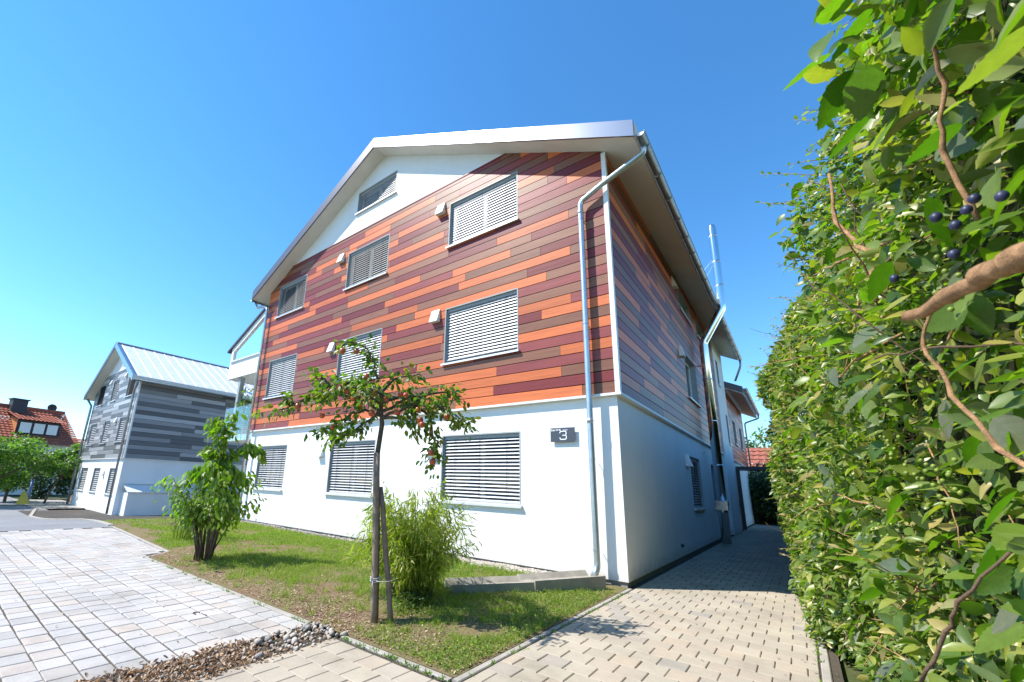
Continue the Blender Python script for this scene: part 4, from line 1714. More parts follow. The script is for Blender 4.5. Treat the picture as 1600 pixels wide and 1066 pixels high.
yf = np.array([y_front(a) for a in gx_]) + 0.03
gy_ = yf + np.abs(rng.normal(0, 0.42, n))
gz_ = np.array([lawn_z(a, c) for a, c in zip(gx_, gy_)]) + 0.004
o = mass('dead_leaves', np.c_[gx_, gy_, gz_], np.c_[rng.normal(size=(n, 2)), rng.normal(0, .2, n)], np.c_[rng.normal(0, .3, (n, 2)), np.ones(n)], rng.uniform(0.012, 0.04, n), leaf_small(0.5, 0.3, -0.2), M['dry'])
tag(o, 'dead leaves and straw lying along the lawn edge', kind='stuff')

# ---------------------------------------------------------------- apple tree
TX, TY = -1.53, -3.97
TB = lawn_z(TX, TY)
AT = empty('apple_tree', (TX, TY, TB), 'young apple tree with red apples tied to stakes on the lawn', 'tree')
mb = MB()
mb.tube([(-1.475, -3.905, TB - 0.05), (-1.52, -3.94, 0.9), (-1.56, -3.985, 1.66), (TX, TY, 2.05), (-1.56, -4.0, 2.35)], [0.036, 0.033, 0.03, 0.028, 0.022], 10)
mb.build('trunk', M['bark'], AT, True)
cx = Vector((-0.63, -0.53, 0)).cross(Vector((0, 0, 1)))  # depth direction seen from the drive
away = Vector((-0.637, 0.771, 0))
limbs = {
    'a': ([(-1.56, -4.0, 2.35), (-1.58, -4.02, 2.54), (-1.64, -4.07, 2.78), (-1.73, -4.14, 2.98), (-1.86, -4.25, 3.08), (-1.98, -4.35, 2.98)], 0.0),
    'b': ([(-1.54, -3.98, 2.2), (-1.77, -4.17, 2.36), (-2.08, -4.43, 2.40), (-2.33, -4.64, 2.24), (-2.55, -4.82, 2.06)], -0.1),
    'c': ([(-1.54, -3.98, 2.15), (-1.75, -4.16, 2.20), (-1.95, -4.33, 2.08), (-2.03, -4.39, 1.80)], 0.1),
    'd': ([(-1.56, -4.0, 2.35), (-1.72, -4.13, 2.55), (-1.96, -4.34, 2.58), (-2.2, -4.53, 2.38)], 0.2),
    'e': ([(-1.54, -3.98, 2.2), (-1.29, -3.78, 2.40), (-0.99, -3.53, 2.50), (-0.80, -3.37, 2.44)], 0.1),
    'f': ([(-1.53, -3.97, 2.12), (-1.28, -3.77, 2.28), (-0.98, -3.53, 2.26), (-0.71, -3.30, 2.04)], -0.15),
    'g': ([(-1.25, -3.75, 2.32), (-1.08, -3.61, 2.14), (-1.03, -3.56, 1.82), (-1.03, -3.57, 1.58)], -0.1),
    'h': ([(-1.57, -4.01, 2.42), (-1.42, -3.89, 2.63), (-1.22, -3.72, 2.74)], 0.15),
    'i': ([(-1.55, -3.99, 2.22), (-1.68, -4.10, 2.02), (-1.90, -4.28, 1.84)], -0.15),
    'j': ([(-1.53, -3.98, 2.12), (-1.28, -3.77, 2.14), (-1.19, -3.70, 1.92)], -0.1),
    'k': ([(-1.56, -4.0, 2.3), (-1.75, -3.78, 2.48), (-2.0, -3.5, 2.45)], 0.0),
    'l': ([(-1.54, -3.99, 2.25), (-1.40, -4.2, 2.42), (-1.30, -4.5, 2.36)], 0.0),
    'm': ([(-1.56, -4.0, 2.3), (-1.70, -4.3, 2.46), (-1.86, -4.62, 2.30)], 0.0),
    'n': ([(-1.96, -4.34, 2.42), (-2.12, -4.47, 2.58), (-2.22, -4.55, 2.62)], 0.1),
    'o': ([(-1.55, -4.0, 2.3), (-1.44, -3.7, 2.46), (-1.28, -3.4, 2.4)], 0.0),
}
lp, ld, ln_ = [], [], []
tips = []
for k, (pts, off) in limbs.items():
    P = []
    for i, p in enumerate(pts):
        p = Vector(p) + away * off * (i / (len(pts) - 1))
        P.append(p)
    # resample a little crooked
    Q = [P[0]]
    for a, c in zip(P[:-1], P[1:]):
        for t in (0.33, 0.66, 1.0):
            Q.append(a.lerp(c, t) + Vector((random.gauss(0, .012), random.gauss(0, .012), random.gauss(0, .012))))
    m_ = len(Q)
    mb = MB()
    mb.tube(Q, [0.018 * (1 - 0.8 * i / (m_ - 1)) + 0.003 for i in range(m_)], 6)
    mb.build('branch', M['bark'], AT, True)
    nl = int(22 + 130 * sum((a - c).length for a, c in zip(P[:-1], P[1:])))
    pos, tan = polyline_points(Q[2:], nl, 0.012)
    # short spurs
    spur = unit(rng.normal(size=(nl, 3)) + np.array([0, 0, 0.1])) * rng.uniform(0.01, 0.15, (nl, 1))
    pos2 = pos + spur
    d = unit(spur) * 0.5 + tan * 0.35 + np.array([0, 0, -0.5]) + rng.normal(0, .35, (nl, 3))
    lp.append(pos2)
    ld.append(d)
    ln_.append(rng.normal(0, .6, (nl, 3)) + np.array([-0.3, -0.4, 0.7]))
    tips.append(Q[-1])
    if k in 'bcdefk':
        for _ in range(2):
            q = Q[random.randrange(3, m_)]
            e = q + Vector((random.gauss(0, .14), random.gauss(0, .14), random.uniform(-.18, .10)))
            mb = MB()
            mb.tube([q, q.lerp(e, .5) + Vector((0, 0, .03)), e], [.006, .004, .002], 5)
            mb.build('twig', M['bark'], AT, True)
            nl = 26
            pos, tan = polyline_points([q, e], nl, 0.02)
            lp.append(pos)
            ld.append(tan * .5 + np.array([0, 0, -.5]) + rng.normal(0, .4, (nl, 3)))
            ln_.append(rng.normal(0, .6, (nl, 3)) + np.array([-0.3, -0.4, 0.7]))
lp, ld, ln_ = np.concatenate(lp), np.concatenate(ld), np.concatenate(ln_)
o_ = nearest_order(lp)
lp, ld, ln_ = lp[o_], ld[o_], ln_[o_]
sz = rng.uniform(0.055, 0.10, len(lp))
AL = [tmpl_mesh('leaf', leaf_tmpl(0.52, f, c), 1.0, M['aleaf']) for f, c in ((0.12, 0.15), (0.2, 0.25), (0.05, -0.05), (0.25, 0.1))]
leaf_objects(AT, 'leaf', lp[:300], ld[:300], ln_[:300], sz[:300], AL)
if len(lp) > 300:
    mass('foliage', lp[300:], ld[300:], ln_[300:], sz[300:], leaf_tmpl(0.52, 0.15, 0.15), M['aleaf'], AT, smooth=True)


def apple_mesh():
    mb = MB()
    n_ = 12
    prof = [(0.0, 0.72), (0.22, 0.86), (0.6, 0.92), (0.92, 0.5), (1.0, 0.05), (0.9, -0.45), (0.62, -0.82), (0.3, -0.92), (0.0, -0.80)]
    vs, fs = [], []
    for r, z in prof:
        for k in range(n_):
            a = 2 * math.pi * k / n_
            vs.append((r * math.cos(a), r * math.sin(a), z))
    for i in range(len(prof) - 1):
        for k in range(n_):
            fs.append((i * n_ + k, i * n_ + (k + 1) % n_, (i + 1) * n_ + (k + 1) % n_, (i + 1) * n_ + k))
    mb.add(vs, fs)
    mb.tube([(0, 0, 0.6), (0.1, 0, 1.35)], 0.05, 5)
    return mb.mesh('apple', M['apple'], True)


am = apple_mesh()
ap = [(-2.28, -4.60, 2.20), (-2.09, -4.46, 2.20), (-2.04, -4.42, 2.10), (-1.53, -4.12, 2.14), (-1.32, -3.92, 2.17), (-1.14, -3.72, 2.09), (-1.12, -3.70, 2.03), (-1.05, -3.60, 1.72), (-1.02, -3.60, 1.62), (-1.25, -3.86, 2.36),
      (-1.44, -4.0, 2.32), (-1.80, -4.30, 2.40), (-1.72, -4.24, 2.30), (-1.93, -4.31, 2.90), (-1.80, -4.22, 2.92), (-1.68, -4.12, 2.60), (-1.88, -4.34, 2.44), (-1.36, -3.85, 2.40), (-1.96, -4.34, 1.98), (-1.18, -3.72, 2.22), (-0.93, -3.50, 2.14), (-1.60, -4.25, 2.24), (-1.46, -4.15, 2.36)]
for x, y, z in ap:
    q = Vector((x, y, z)) - away * random.uniform(.05, .16)
    mw = Matrix.Translation(q) @ Matrix.Rotation(random.uniform(0, 6), 4, 'Z') @ Matrix.Rotation(random.gauss(0, .3), 4, 'X') @ Matrix.Scale(random.uniform(0.032, 0.040), 4)
    link('apple', am, AT, mw)


def stake(base, top, r, label):
    b_, t_ = Vector(base), Vector(top)
    mb = MB()
    pts = [b_.lerp(t_, i / 6) + Vector((random.gauss(0, .003), random.gauss(0, .003), 0)) for i in range(7)]
    mb.tube(pts, [r * random.uniform(0.96, 1.04) for _ in range(7)], 12)
    o = mb.build('tree_stake', M['stake'], None, True)
    tag(o, label, 'stake', 'stakes of the apple tree')
    return o


s1 = stake((-1.40, -3.98, TB - 0.1), (-1.50, -4.04, 1.70), 0.037, 'thick upright wooden stake in front of the apple tree trunk')
s2 = stake((-1.30, -3.82, TB - 0.1), (-1.478, -3.965, 1.32), 0.030, 'thinner leaning wooden stake behind the upright apple tree stake')
mb = MB()
for z in (0.34, 0.36, 0.375):
    pts = []
    for k in range(17):
        a = 2 * math.pi * k / 16
        pts.append((-1.425 + 0.052 * math.cos(a), -3.995 + 0.052 * math.sin(a), z + 0.006 * math.sin(a * 2)))
    mb.tube(pts, 0.005, 5)
pts = []
for k in range(17):
    a = 2 * math.pi * k / 16
    pts.append((-1.36 + 0.095 * math.cos(a), -3.91 + 0.12 * math.sin(a), 0.35))
mb.tube(pts, 0.004, 5)
mb.tube([(-1.40, -4.05, 0.35), (-1.39, -4.06, 0.30), (-1.395, -4.055, 0.24)], 0.006, 5)
tag(mb.build('rope_tie', M['rope'], None, True), 'grey rope tied round both apple tree stakes', 'rope')


# ---------------------------------------------------------------- multi stemmed shrub
SX, SY = -6.0, -3.85
SB = lawn_z(SX, SY)
SH = empty('shrub', (SX, SY, SB), 'tall bright green shrub with many bare stems at its foot', 'shrub')
lp, ld, ln_ = [], [], []
for i in range(30):
    a = random.uniform(0, 6.28)
    r = random.uniform(0.03, 0.17)
    b_ = Vector((SX + r * math.cos(a), SY + r * math.sin(a), SB - 0.03))
    sp = random.uniform(0.10, 0.72)
    h = random.uniform(0.85, 1.55)
    t_ = Vector((SX + sp * math.cos(a) * 1.0, SY + sp * math.sin(a), SB + h))
    m1 = b_.lerp(t_, .5) + Vector((random.gauss(0, .03), random.gauss(0, .03), 0.12))
    e = t_ + Vector((math.cos(a), math.sin(a), 0)) * random.uniform(.1, .28) + Vector((0, 0, random.uniform(-.25, .12)))
    Q = [b_, b_.lerp(m1, .5), m1, m1.lerp(t_, .5) + Vector((0, 0, .04)), t_, e]
    mb = MB()
    mb.tube(Q, [.013, .012, .010, .008, .006, .003], 6)
    mb.build('stem', M['bark'], SH, True)
    nl = 62
    pos, tan = polyline_points(Q[2:], nl, 0.085)
    lp.append(pos)
    out = np.array([math.cos(a), math.sin(a), 0])
    ld.append(out * .5 + tan * .2 + np.array([0, 0, -.75]) + rng.normal(0, .35, (nl, 3)))
    ln_.append(out * .6 + np.array([-.2, -.3, .6]) + rng.normal(0, .4, (nl, 3)))
rt = Vector((0.777, 0.629, 0))
fwd = Vector((-0.637, 0.771, 0))
C0 = Vector((SX, SY, 0))
arms = [
    [C0 + Vector((0, 0, 1.1)), C0 + rt * 0.02 + Vector((0, 0, 1.8)), C0 + rt * 0.05 + Vector((0, 0, 2.25)), C0 + rt * 0.10 + Vector((0, 0, 2.58))],
    [C0 + rt * 0.05 + Vector((0, 0, 2.2)), C0 - rt * 0.12 + Vector((0, 0, 2.44)), C0 - rt * 0.33 + Vector((0, 0, 2.36))],
    [C0 + rt * 0.05 + Vector((0, 0, 1.65)), C0 + rt * 0.38 + Vector((0, 0, 1.98)), C0 + rt * 0.62 + Vector((0, 0, 1.93)), C0 + rt * 0.80 + Vector((0, 0, 1.76))],
    [C0 + Vector((0, 0, 1.55)), C0 - rt * 0.15 + Vector((0, 0, 1.88)), C0 - rt * 0.36 + Vector((0, 0, 1.86))],
    [C0 + Vector((0, 0, 1.3)), C0 - rt * 0.3 + Vector((0, 0, 1.55)), C0 - rt * 0.55 + Vector((0, 0, 1.42))],
    [C0 + Vector((0, 0, 1.3)), C0 + rt * 0.3 + Vector((0, 0, 1.55)) - fwd * .2, C0 + rt * 0.55 + Vector((0, 0, 1.38)) - fwd * .25],
    [C0 + Vector((0, 0, 1.3)), C0 - fwd * 0.3 + Vector((0, 0, 1.6)), C0 - fwd * 0.5 + Vector((0, 0, 1.45))],
    [C0 + Vector((0, 0, 1.7)), C0 - fwd * 0.15 + Vector((0, 0, 2.1)), C0 - fwd * 0.25 - rt * .1 + Vector((0, 0, 2.2))],
]
for A in arms:
    mb = MB()
    mb.tube(A, [.010 * (1 - .7 * i / (len(A) - 1)) for i in range(len(A))], 6)
    mb.build('stem', M['bark'], SH, True)
    L = sum((a - c).length for a, c in zip(A[:-1], A[1:]))
    nl = int(85 * L) + 15
    pos, tan = polyline_points(A, nl, 0.045)
    lp.append(pos)
    ld.append(tan * .35 + np.array([0, 0, -.8]) + rng.normal(0, .35, (nl, 3)))
    ln_.append(np.array([-.3, -.4, .5]) + rng.normal(0, .5, (nl, 3)))
lp, ld, ln_ = np.concatenate(lp), np.concatenate(ld), np.concatenate(ln_)
up = lp[:, 2] > 1.25
o_ = np.argsort(-lp[:, 2] * 0.15 + np.linalg.norm(lp - np.array(CAM), axis=1))
lp, ld, ln_ = lp[o_], ld[o_], ln_[o_]
sz = np.where(lp[:, 2] > 1.3, rng.uniform(0.12, 0.19, len(lp)), rng.uniform(0.08, 0.14, len(lp)))
SLM = [tmpl_mesh('leaf', leaf_tmpl(w, f, c), 1.0, M['sleaf']) for w, f, c in ((0.42, 0.12, 0.3), (0.36, 0.2, 0.4), (0.45, 0.05, 0.15))]
leaf_objects(SH, 'leaf', lp[:300], ld[:300], ln_[:300], sz[:300], SLM)
mass('foliage', lp[300:], ld[300:], ln_[300:], sz[300:], leaf_tmpl(0.4, 0.15, 0.3), M['sleaf'], SH, smooth=True)


# ---------------------------------------------------------------- bamboo clumps
def bamboo(x, y, label, n_c, h0, h1, spread, nl, mat, lean=(0, 0), cane='cane', group='bamboo clumps on the lawn'):
    zb = lawn_z(x, y)
    root = empty('bamboo_plant', (x, y, zb), label, 'plant', group)
    cm = MB()
    lp, ld, ln_ = [], [], []
    for i in range(n_c):
        a = random.uniform(0, 6.28)
        r = spread * 0.38 * math.sqrt(random.random())
        b_ = Vector((x + r * math.cos(a), y + r * math.sin(a), zb - 0.02))
        h = random.uniform(h0, h1)
        o_ = spread * random.uniform(0.15, 1.0)
        Q = []
        for t in (0, .3, .6, .85, 1.0):
            bend = t * t
            Q.append(b_ + Vector((math.cos(a) * o_ * bend * .8 + lean[0] * bend, math.sin(a) * o_ * bend * .8 + lean[1] * bend, h * (t - .22 * t ** 3 * (o_ / spread)))))
        cm.tube(Q, [.006, .005, .004, .003, .0015], 5)
        pos, tan = polyline_points(Q[1:], nl, 0.045)
        rad = np.array([math.cos(a), math.sin(a), 0])
        lp.append(pos)
        ld.append(rad * .5 + np.array([0, 0, -.45]) + rng.normal(0, .5, (nl, 3)))
        ln_.append(np.array([0, 0, .8]) + rng.normal(0, .5, (nl, 3)))
    c_ = cm.build('canes', M[cane], root, True)
    c_['kind'] = 'stuff'
    lp, ld, ln_ = np.concatenate(lp), np.concatenate(ld), np.concatenate(ln_)
    n_ = len(lp)
    mass('foliage', lp, ld, ln_, rng.uniform(0.07, 0.14, n_), leaf_tmpl(0.145, 0.03, 0.18, 0.04), M[mat], root)
    return root


bamboo(-1.86, -3.0, 'light green bamboo clump behind the apple tree stakes', 130, 0.7, 1.55, 0.80, 74, 'bleaf')
bamboo(-8.9, -3.2, 'small grey green bamboo clump left of the tall shrub', 26, 0.9, 1.75, 0.6, 40, 'dleaf')
# low dark plant at the bamboo's foot
n = 260
a = rng.uniform(0, 6.28, n)
r = np.abs(rng.normal(0, .16, n))
pos = np.c_[-1.50 + r * np.cos(a), -3.30 + r * np.sin(a), TB + rng.uniform(0.0, 0.16, n)]
WP = empty('weed_plant', (-1.50, -3.30, TB), 'low dark green weed at the foot of the bamboo', 'plant')
mb = MB()
mb.tube([(-1.50, -3.30, TB - .02), (-1.49, -3.31, TB + .07), (-1.50, -3.30, TB + .15)], [.004, .003, .0015], 5)
mb.build('stem', M['cane'], WP, True)
mass('foliage', pos, np.c_[np.cos(a), np.sin(a), rng.uniform(-.2, .6, n)], np.c_[rng.normal(0, .4, (n, 2)), np.ones(n)], rng.uniform(.04, .07, n), leaf_tmpl(0.5), M['dleaf'], WP, smooth=True)

# ---------------------------------------------------------------- concrete drainage channel
def channel(p0, p1, z0, z1, label, w0=0.15, curve=0.0):
    p0, p1 = Vector((*p0, z0)), Vector((*p1, z1))
    d = (p1 - p0)
    s = Vector((-d.y, d.x, 0)).normalized()
    prof = [(-w0, -0.13), (-w0, 0.085), (-w0 + .03, 0.09), (-w0 * .6, 0.02), (-w0 * .25, -0.02), (w0 * .25, -0.02), (w0 * .6, 0.02), (w0 - .03, 0.09), (w0, 0.085), (w0, -0.13)]
    mb = MB()
    vs = []
    for p in (p0, p1):
        for a, h in prof:
            q = p + s * a
            vs.append((q.x, q.y, q.z + h))
    n_ = len(prof)
    fs = [(i, i + 1, n_ + i + 1, n_ + i) for i in range(n_ - 1)] + [(n_ - 1, 0, n_, 2 * n_ - 1), tuple(range(n_))[::-1], tuple(range(n_, 2 * n_))]
    mb.add(vs, fs)
    o = mb.build('drain_channel', M['concrete'])
    tag(o, label, 'drain channel', 'concrete channels under the downpipe')


channel((-0.42, -0.30), (-1.02, -1.42), 0.035, 0.02, 'concrete channel piece right under the downpipe outlet', 0.24)
channel((-1.00, -1.38), (-1.72, -2.35), 0.0, -0.02, 'concrete channel piece ending beside the bamboo', 0.225)


# ---------------------------------------------------------------- trees and hedge
def tree(name, x, y, zb, h, crown_r, trunk_h, label, cat, mat, nleaf, leafsize, group=None, trunk_r=0.09, crown_c=None, squash=0.8, lean=(0, 0), clumps=26):
    root = empty(name, (x, y, zb), label, cat, group)
    mb = MB()
    topc = Vector((x + lean[0], y + lean[1], zb + trunk_h))
    mb.tube([(x, y, zb - .1), (x + lean[0] * .4 + random.gauss(0, .04), y + lean[1] * .4, zb + trunk_h * .5), topc, topc + Vector((0, 0, (h - trunk_h) * .5))], [trunk_r, trunk_r * .85, trunk_r * .7, trunk_r * .3], 8)
    mb.build('trunk', M['bark'], root, True)
    cc = Vector((x + lean[0], y + lean[1], zb + (trunk_h + h) / 2))
    hz = (h - trunk_h) / 2 * 1.05
    lp, ld, ln_ = [], [], []
    for i in range(clumps):
        v = Vector((random.gauss(0, 1), random.gauss(0, 1), random.gauss(0, 1))).normalized() * random.uniform(.45, 1.0)
        c = cc + Vector((v.x * crown_r, v.y * crown_r, v.z * hz))
        if i < 9:
            lb = MB()
            lb.tube([topc - Vector((0, 0, .2)), topc.lerp(c, .5) + Vector((0, 0, .1)), c], [trunk_r * .5, trunk_r * .3, trunk_r * .1], 5)
            lb.build('limb', M['bark'], root, True)
        m_ = nleaf // clumps
        rad = crown_r * random.uniform(.22, .42)
        q = rng.normal(size=(m_, 3))
        q = unit(q) * (rng.random((m_, 1)) ** .4) * np.array([rad, rad, rad * squash])
        lp.append(np.array(c) + q)
        ld.append(q + np.array([0, 0, -rad * .4]) + rng.normal(0, rad * .5, (m_, 3)))
        ln_.append(q * .5 + np.array([0, 0, rad * .8]) + rng.normal(0, rad * .4, (m_, 3)))
    lp, ld, ln_ = np.concatenate(lp), np.concatenate(ld), np.concatenate(ln_)
    mass('crown', lp, ld, ln_, rng.uniform(.7, 1.3, len(lp)) * leafsize, leaf_small(.6, .12, .1), M[mat], root)
    return root


GT = 'trees by the street'
tree('street_tree', -37.6, -4.6, zg(-40), 5.0, 2.5, 1.2, 'round pale green tree at the left edge of the street', 'tree', 'tleaf', 7000, 0.22, GT, 0.14)
tree('street_tree', -41.5, -3.0, zg(-40), 4.6, 1.9, 1.1, 'smaller pale green tree beside the round street tree', 'tree', 'tleaf', 4200, 0.22, GT, 0.10)
tree('street_tree', -38.6, -1.35, zg(-40), 4.6, 1.5, 1.9, 'thin leaning young tree before the red roofed house', 'tree', 'tleaf', 3000, 0.20, GT, 0.07, lean=(.3, .5), clumps=18)
tree('garden_bush', -46.5, -0.5, zg(-40), 3.2, 2.0, .3, 'dark bush in front of the red roofed house', 'bush', 'dleaf', 5000, 0.2, None, 0.1)
tree('garden_bush', -47.5, 2.2, zg(-40), 3.4, 1.3, .3, 'yellow green bush beside the grey building', 'bush', 'tleaf', 3000, 0.2, None, 0.1)

# things at the street corner
mb = MB()
mb.tube([(-38.9, -2.15, zg(-40) - .02), (-38.9, -2.15, zg(-40) + 1.5)], .09, 10)
mb.tube([(-38.9, -2.15, zg(-40) + 1.5), (-38.9, -2.15, zg(-40) + 1.62)], .11, 10)
tag(mb.build('post', M['blue_paint'], None, True), 'blue and white post by the street corner', 'post')
mb = MB()
zz = zg(-40)
mb.hexa([(-38.35, -2.75, zz), (-38.05, -2.30, zz), (-38.35, -2.05, zz), (-38.65, -2.50, zz), (-38.30, -2.55, zz + .85), (-38.25, -2.48, zz + .85), (-38.30, -2.42, zz + .85), (-38.38, -2.50, zz + .85)])
tag(mb.build('yellow_wedge', M['yellow_paint']), 'yellow wedge shaped marker at the street corner', 'marker')  # plain yellow wedge shape, not identified further
mb = MB()
rr_ = random.Random(4)
mw = empty('stone_wall', (-44, 1.0, zg(-40)), 'low pink stone garden wall at the end of the street', 'wall')
x = -40.2
y0 = 0.3
for i in range(16):
    st_ = MB()
    L = rr_.uniform(.5, .8)
    hgt = rr_.uniform(.5, .65)
    st_.box(x, x + .45, y0, y0 + L - .02, zg(-40) - .05, zg(-40) + hgt)
    st_.build('stone', M['pink_stone'], mw)
    y0 += L
    x -= .05
far_pave = strip_sheet('sidewalk', [-44, -38, -33.0], lambda x: -2.45, lambda x: .4, 0.03, M['kerb'])
tag(far_pave, 'raised pale sidewalk at the street corner', kind='structure')

# ---------------------------------------------------------------- red roofed house
def tiled_slope(mb, a, b_, c, d_, nu, nv, amp):
    """roll tiles: a-b is the eave, d-c the ridge"""
    a, b_, c, d_ = map(Vector, (a, b_, c, d_))
    nrm = (b_ - a).cross(d_ - a).normalized()
    vs, fs = [], []
    cu = nu * 4 + 1
    for j in range(nv):
        for e in (0, 1):
            t = (j + e) / nv
            for i in range(cu):
                s_ = i / (cu - 1)
                p = a.lerp(b_, s_).lerp(d_.lerp(c, s_), t)
                h = amp * (0.5 + 0.5 * math.cos(2 * math.pi * (i % 4) / 4)) + (amp * .9 if e == 0 else 0)
                vs.append(p + nrm * h)
    for j in range(nv):
        for i in range(cu - 1):
            q = (2 * j) * cu + i
            fs.append((q, q + 1, q + cu + 1, q + cu))
    mb.add(vs, fs)


HB = Vector((-53.6, 2.6, 0))     # right end of the eave line of the house front
hd = Vector((-0.2, 1.0, 0)).normalized()
HA = HB - hd * 10.9
hn = Vector((hd.y, -hd.x, 0))
if hn.dot(CAM - HA) < 0:
    hn = -hn
HA = HA - hd * 7
Zb = zg(-50)
H = empty('red_roofed_house', (HA + hd * 8 - hn * 4) + Vector((0, 0, Zb)), 'white house with red tiled roof, dormer and dark chimney', 'house')
LH = (HB - HA).length
ze, zr_ = 3.75, 7.35


def hp(s_, o_, z):
    p = HA + hd * s_ + hn * o_
    return Vector((p.x, p.y, z))


mb = MB()
mb.hexa([hp(0.3, -0.5, Zb), hp(LH - .4, -0.5, Zb), hp(LH - .4, -8, Zb), hp(.3, -8, Zb), hp(.3, -0.5, ze + .15), hp(LH - .4, -.5, ze + .15), hp(LH - .4, -8, ze + .15), hp(.3, -8, ze + .15)])
mb.add([hp(LH - .4, -.5, ze + .1), hp(LH - .4, -8, ze + .1), hp(LH - .4, -4.25, zr_ - .1)], [(0, 1, 2)])
mb.build('wall', M['plaster_far'], H)
mb = MB()
tiled_slope(mb, hp(0, 0, ze), hp(LH, 0, ze), hp(LH - .5, -4.25, zr_), hp(0, -4.25, zr_), 56, 15, .05)
tiled_slope(mb, hp(LH, -8.5, ze), hp(0, -8.5, ze), hp(0, -4.25, zr_), hp(LH - .5, -4.25, zr_), 56, 15, .05)
hr = mb.build('roof', M['tile'], H, True)
mb = MB()
mb.tube([hp(0, -4.25, zr_ + .05), hp(LH - .5, -4.25, zr_ + .05)], .14, 8)
mb.build('ridge_tiles', M['tile'], hr, True)
mb = MB()
c0, c1 = 13.0, 14.1
mb.hexa([hp(c0, -3.4, 6.4), hp(c1, -3.4, 6.4), hp(c1, -4.4, 6.4), hp(c0, -4.4, 6.4), hp(c0, -3.4, 8.0), hp(c1, -3.4, 8.0), hp(c1, -4.4, 8.0), hp(c0, -4.4, 8.0)])
ch = mb.build('chimney', M['chimney_dark'], hr)
mb = MB()
mb.hexa([hp(c0 - .1, -3.3, 8.002), hp(c1 + .1, -3.3, 8.002), hp(c1 + .1, -4.5, 8.002), hp(c0 - .1, -4.5, 8.002), hp(c0 - .1, -3.3, 8.12), hp(c1 + .1, -3.3, 8.12), hp(c1 + .1, -4.5, 8.12), hp(c0 - .1, -4.5, 8.12)])
mb.build('chimney_cap', M['chimney_dark'], ch)
mb = MB()
D0, D1 = 13.0, 16.2
mb.hexa([hp(D0, -0.9, 4.5), hp(D1, -0.9, 4.5), hp(D1, -3.2, 4.5), hp(D0, -3.2, 4.5), hp(D0, -0.9, 5.95), hp(D1, -0.9, 5.95), hp(D1, -3.2, 6.45), hp(D0, -3.2, 6.45)])
dm = mb.build('dormer', M['dormer_wood'], H)
mb = MB()
tiled_slope(mb, hp(D0 - .3, -0.5, 5.90), hp(D1 + .3, -.5, 5.90), hp(D1 + .3, -3.5, 6.75), hp(D0 - .3, -3.5, 6.75), 12, 6, .05)
mb.build('dormer_roof', M['tile'], dm, True)
mb = MB()
mb.add([hp(D0 - .02, -.95, 4.6), hp(D0 - .02, -3.1, 6.4), hp(D0 - .02, -.95, 5.9), hp(D0 - .01, -.95, 4.6), hp(D0 - .01, -3.1, 6.4), hp(D0 - .01, -.95, 5.9)], [(0, 1, 2), (3, 5, 4), (0, 2, 5, 3)])
mb.build('dormer_cheek', M['dormer_side'], dm)
for k in range(3):
    a = D0 + .2 + k * 1.0
    mb = MB()
    mb.hexa([hp(a, -.88, 4.75), hp(a + .8, -.88, 4.75), hp(a + .8, -.86, 4.75), hp(a, -.86, 4.75), hp(a, -.88, 5.7), hp(a + .8, -.88, 5.7), hp(a + .8, -.86, 5.7), hp(a, -.86, 5.7)])
    mb.build('dormer_window', M['sash'], dm)
for a in (13.9, 15.75):
    mb = MB()
    mb.hexa([hp(a, -.52, 1.7), hp(a + 1.7, -.52, 1.7), hp(a + 1.7, -.46, 1.7), hp(a, -.46, 1.7), hp(a, -.52, 3.1), hp(a + 1.7, -.52, 3.1), hp(a + 1.7, -.46, 3.1), hp(a, -.46, 3.1)])
    w = mb.build('window', M['dormer_wood'], H)
    mb = MB()
    mb.hexa([hp(a + .1, -.455, 1.8), hp(a + 1.6, -.455, 1.8), hp(a + 1.6, -.45, 1.8), hp(a + .1, -.45, 1.8), hp(a + .1, -.455, 3.0), hp(a + 1.6, -.455, 3.0), hp(a + 1.6, -.45, 3.0), hp(a + .1, -.45, 3.0)])
    mb.build('pane', M['glass'], w)
mb = MB()
pts = [hp(16.3 + .4 * math.cos(t), -4.3, 7.75 + .4 * math.sin(t)) for t in np.linspace(0, 6.28, 17)[:-1]]
cen = hp(16.3, -4.45, 7.75)
mb.add(pts + [cen], [(i, (i + 1) % 16, 16) for i in range(16)])
mb.tube([hp(16.3, -4.4, 7.75), hp(16.3, -4.4, 7.3)], .03, 6)
mb.build('satellite_dish', M['chimney_dark'], H)
# lower side wing
mb = MB()
tiled_slope(mb, hp(LH - .4, -2.5, 2.7), hp(LH + 3.5, -2.5, 2.7), hp(LH + 3.5, -5.5, 4.9), hp(LH - .4, -5.5, 4.9), 14, 8, .05)
wr_ = mb.build('wing_roof', M['tile'], H, True)
mb = MB()
mb.hexa([hp(LH - .39, -3, Zb), hp(LH + 3.2, -3, Zb), hp(LH + 3.2, -7, Zb), hp(LH - .39, -7, Zb), hp(LH - .39, -3, 2.9), hp(LH + 3.2, -3, 2.9), hp(LH + 3.2, -7, 2.9), hp(LH - .39, -7, 2.9)])
mb.build('wall', M['plaster_far'], H)

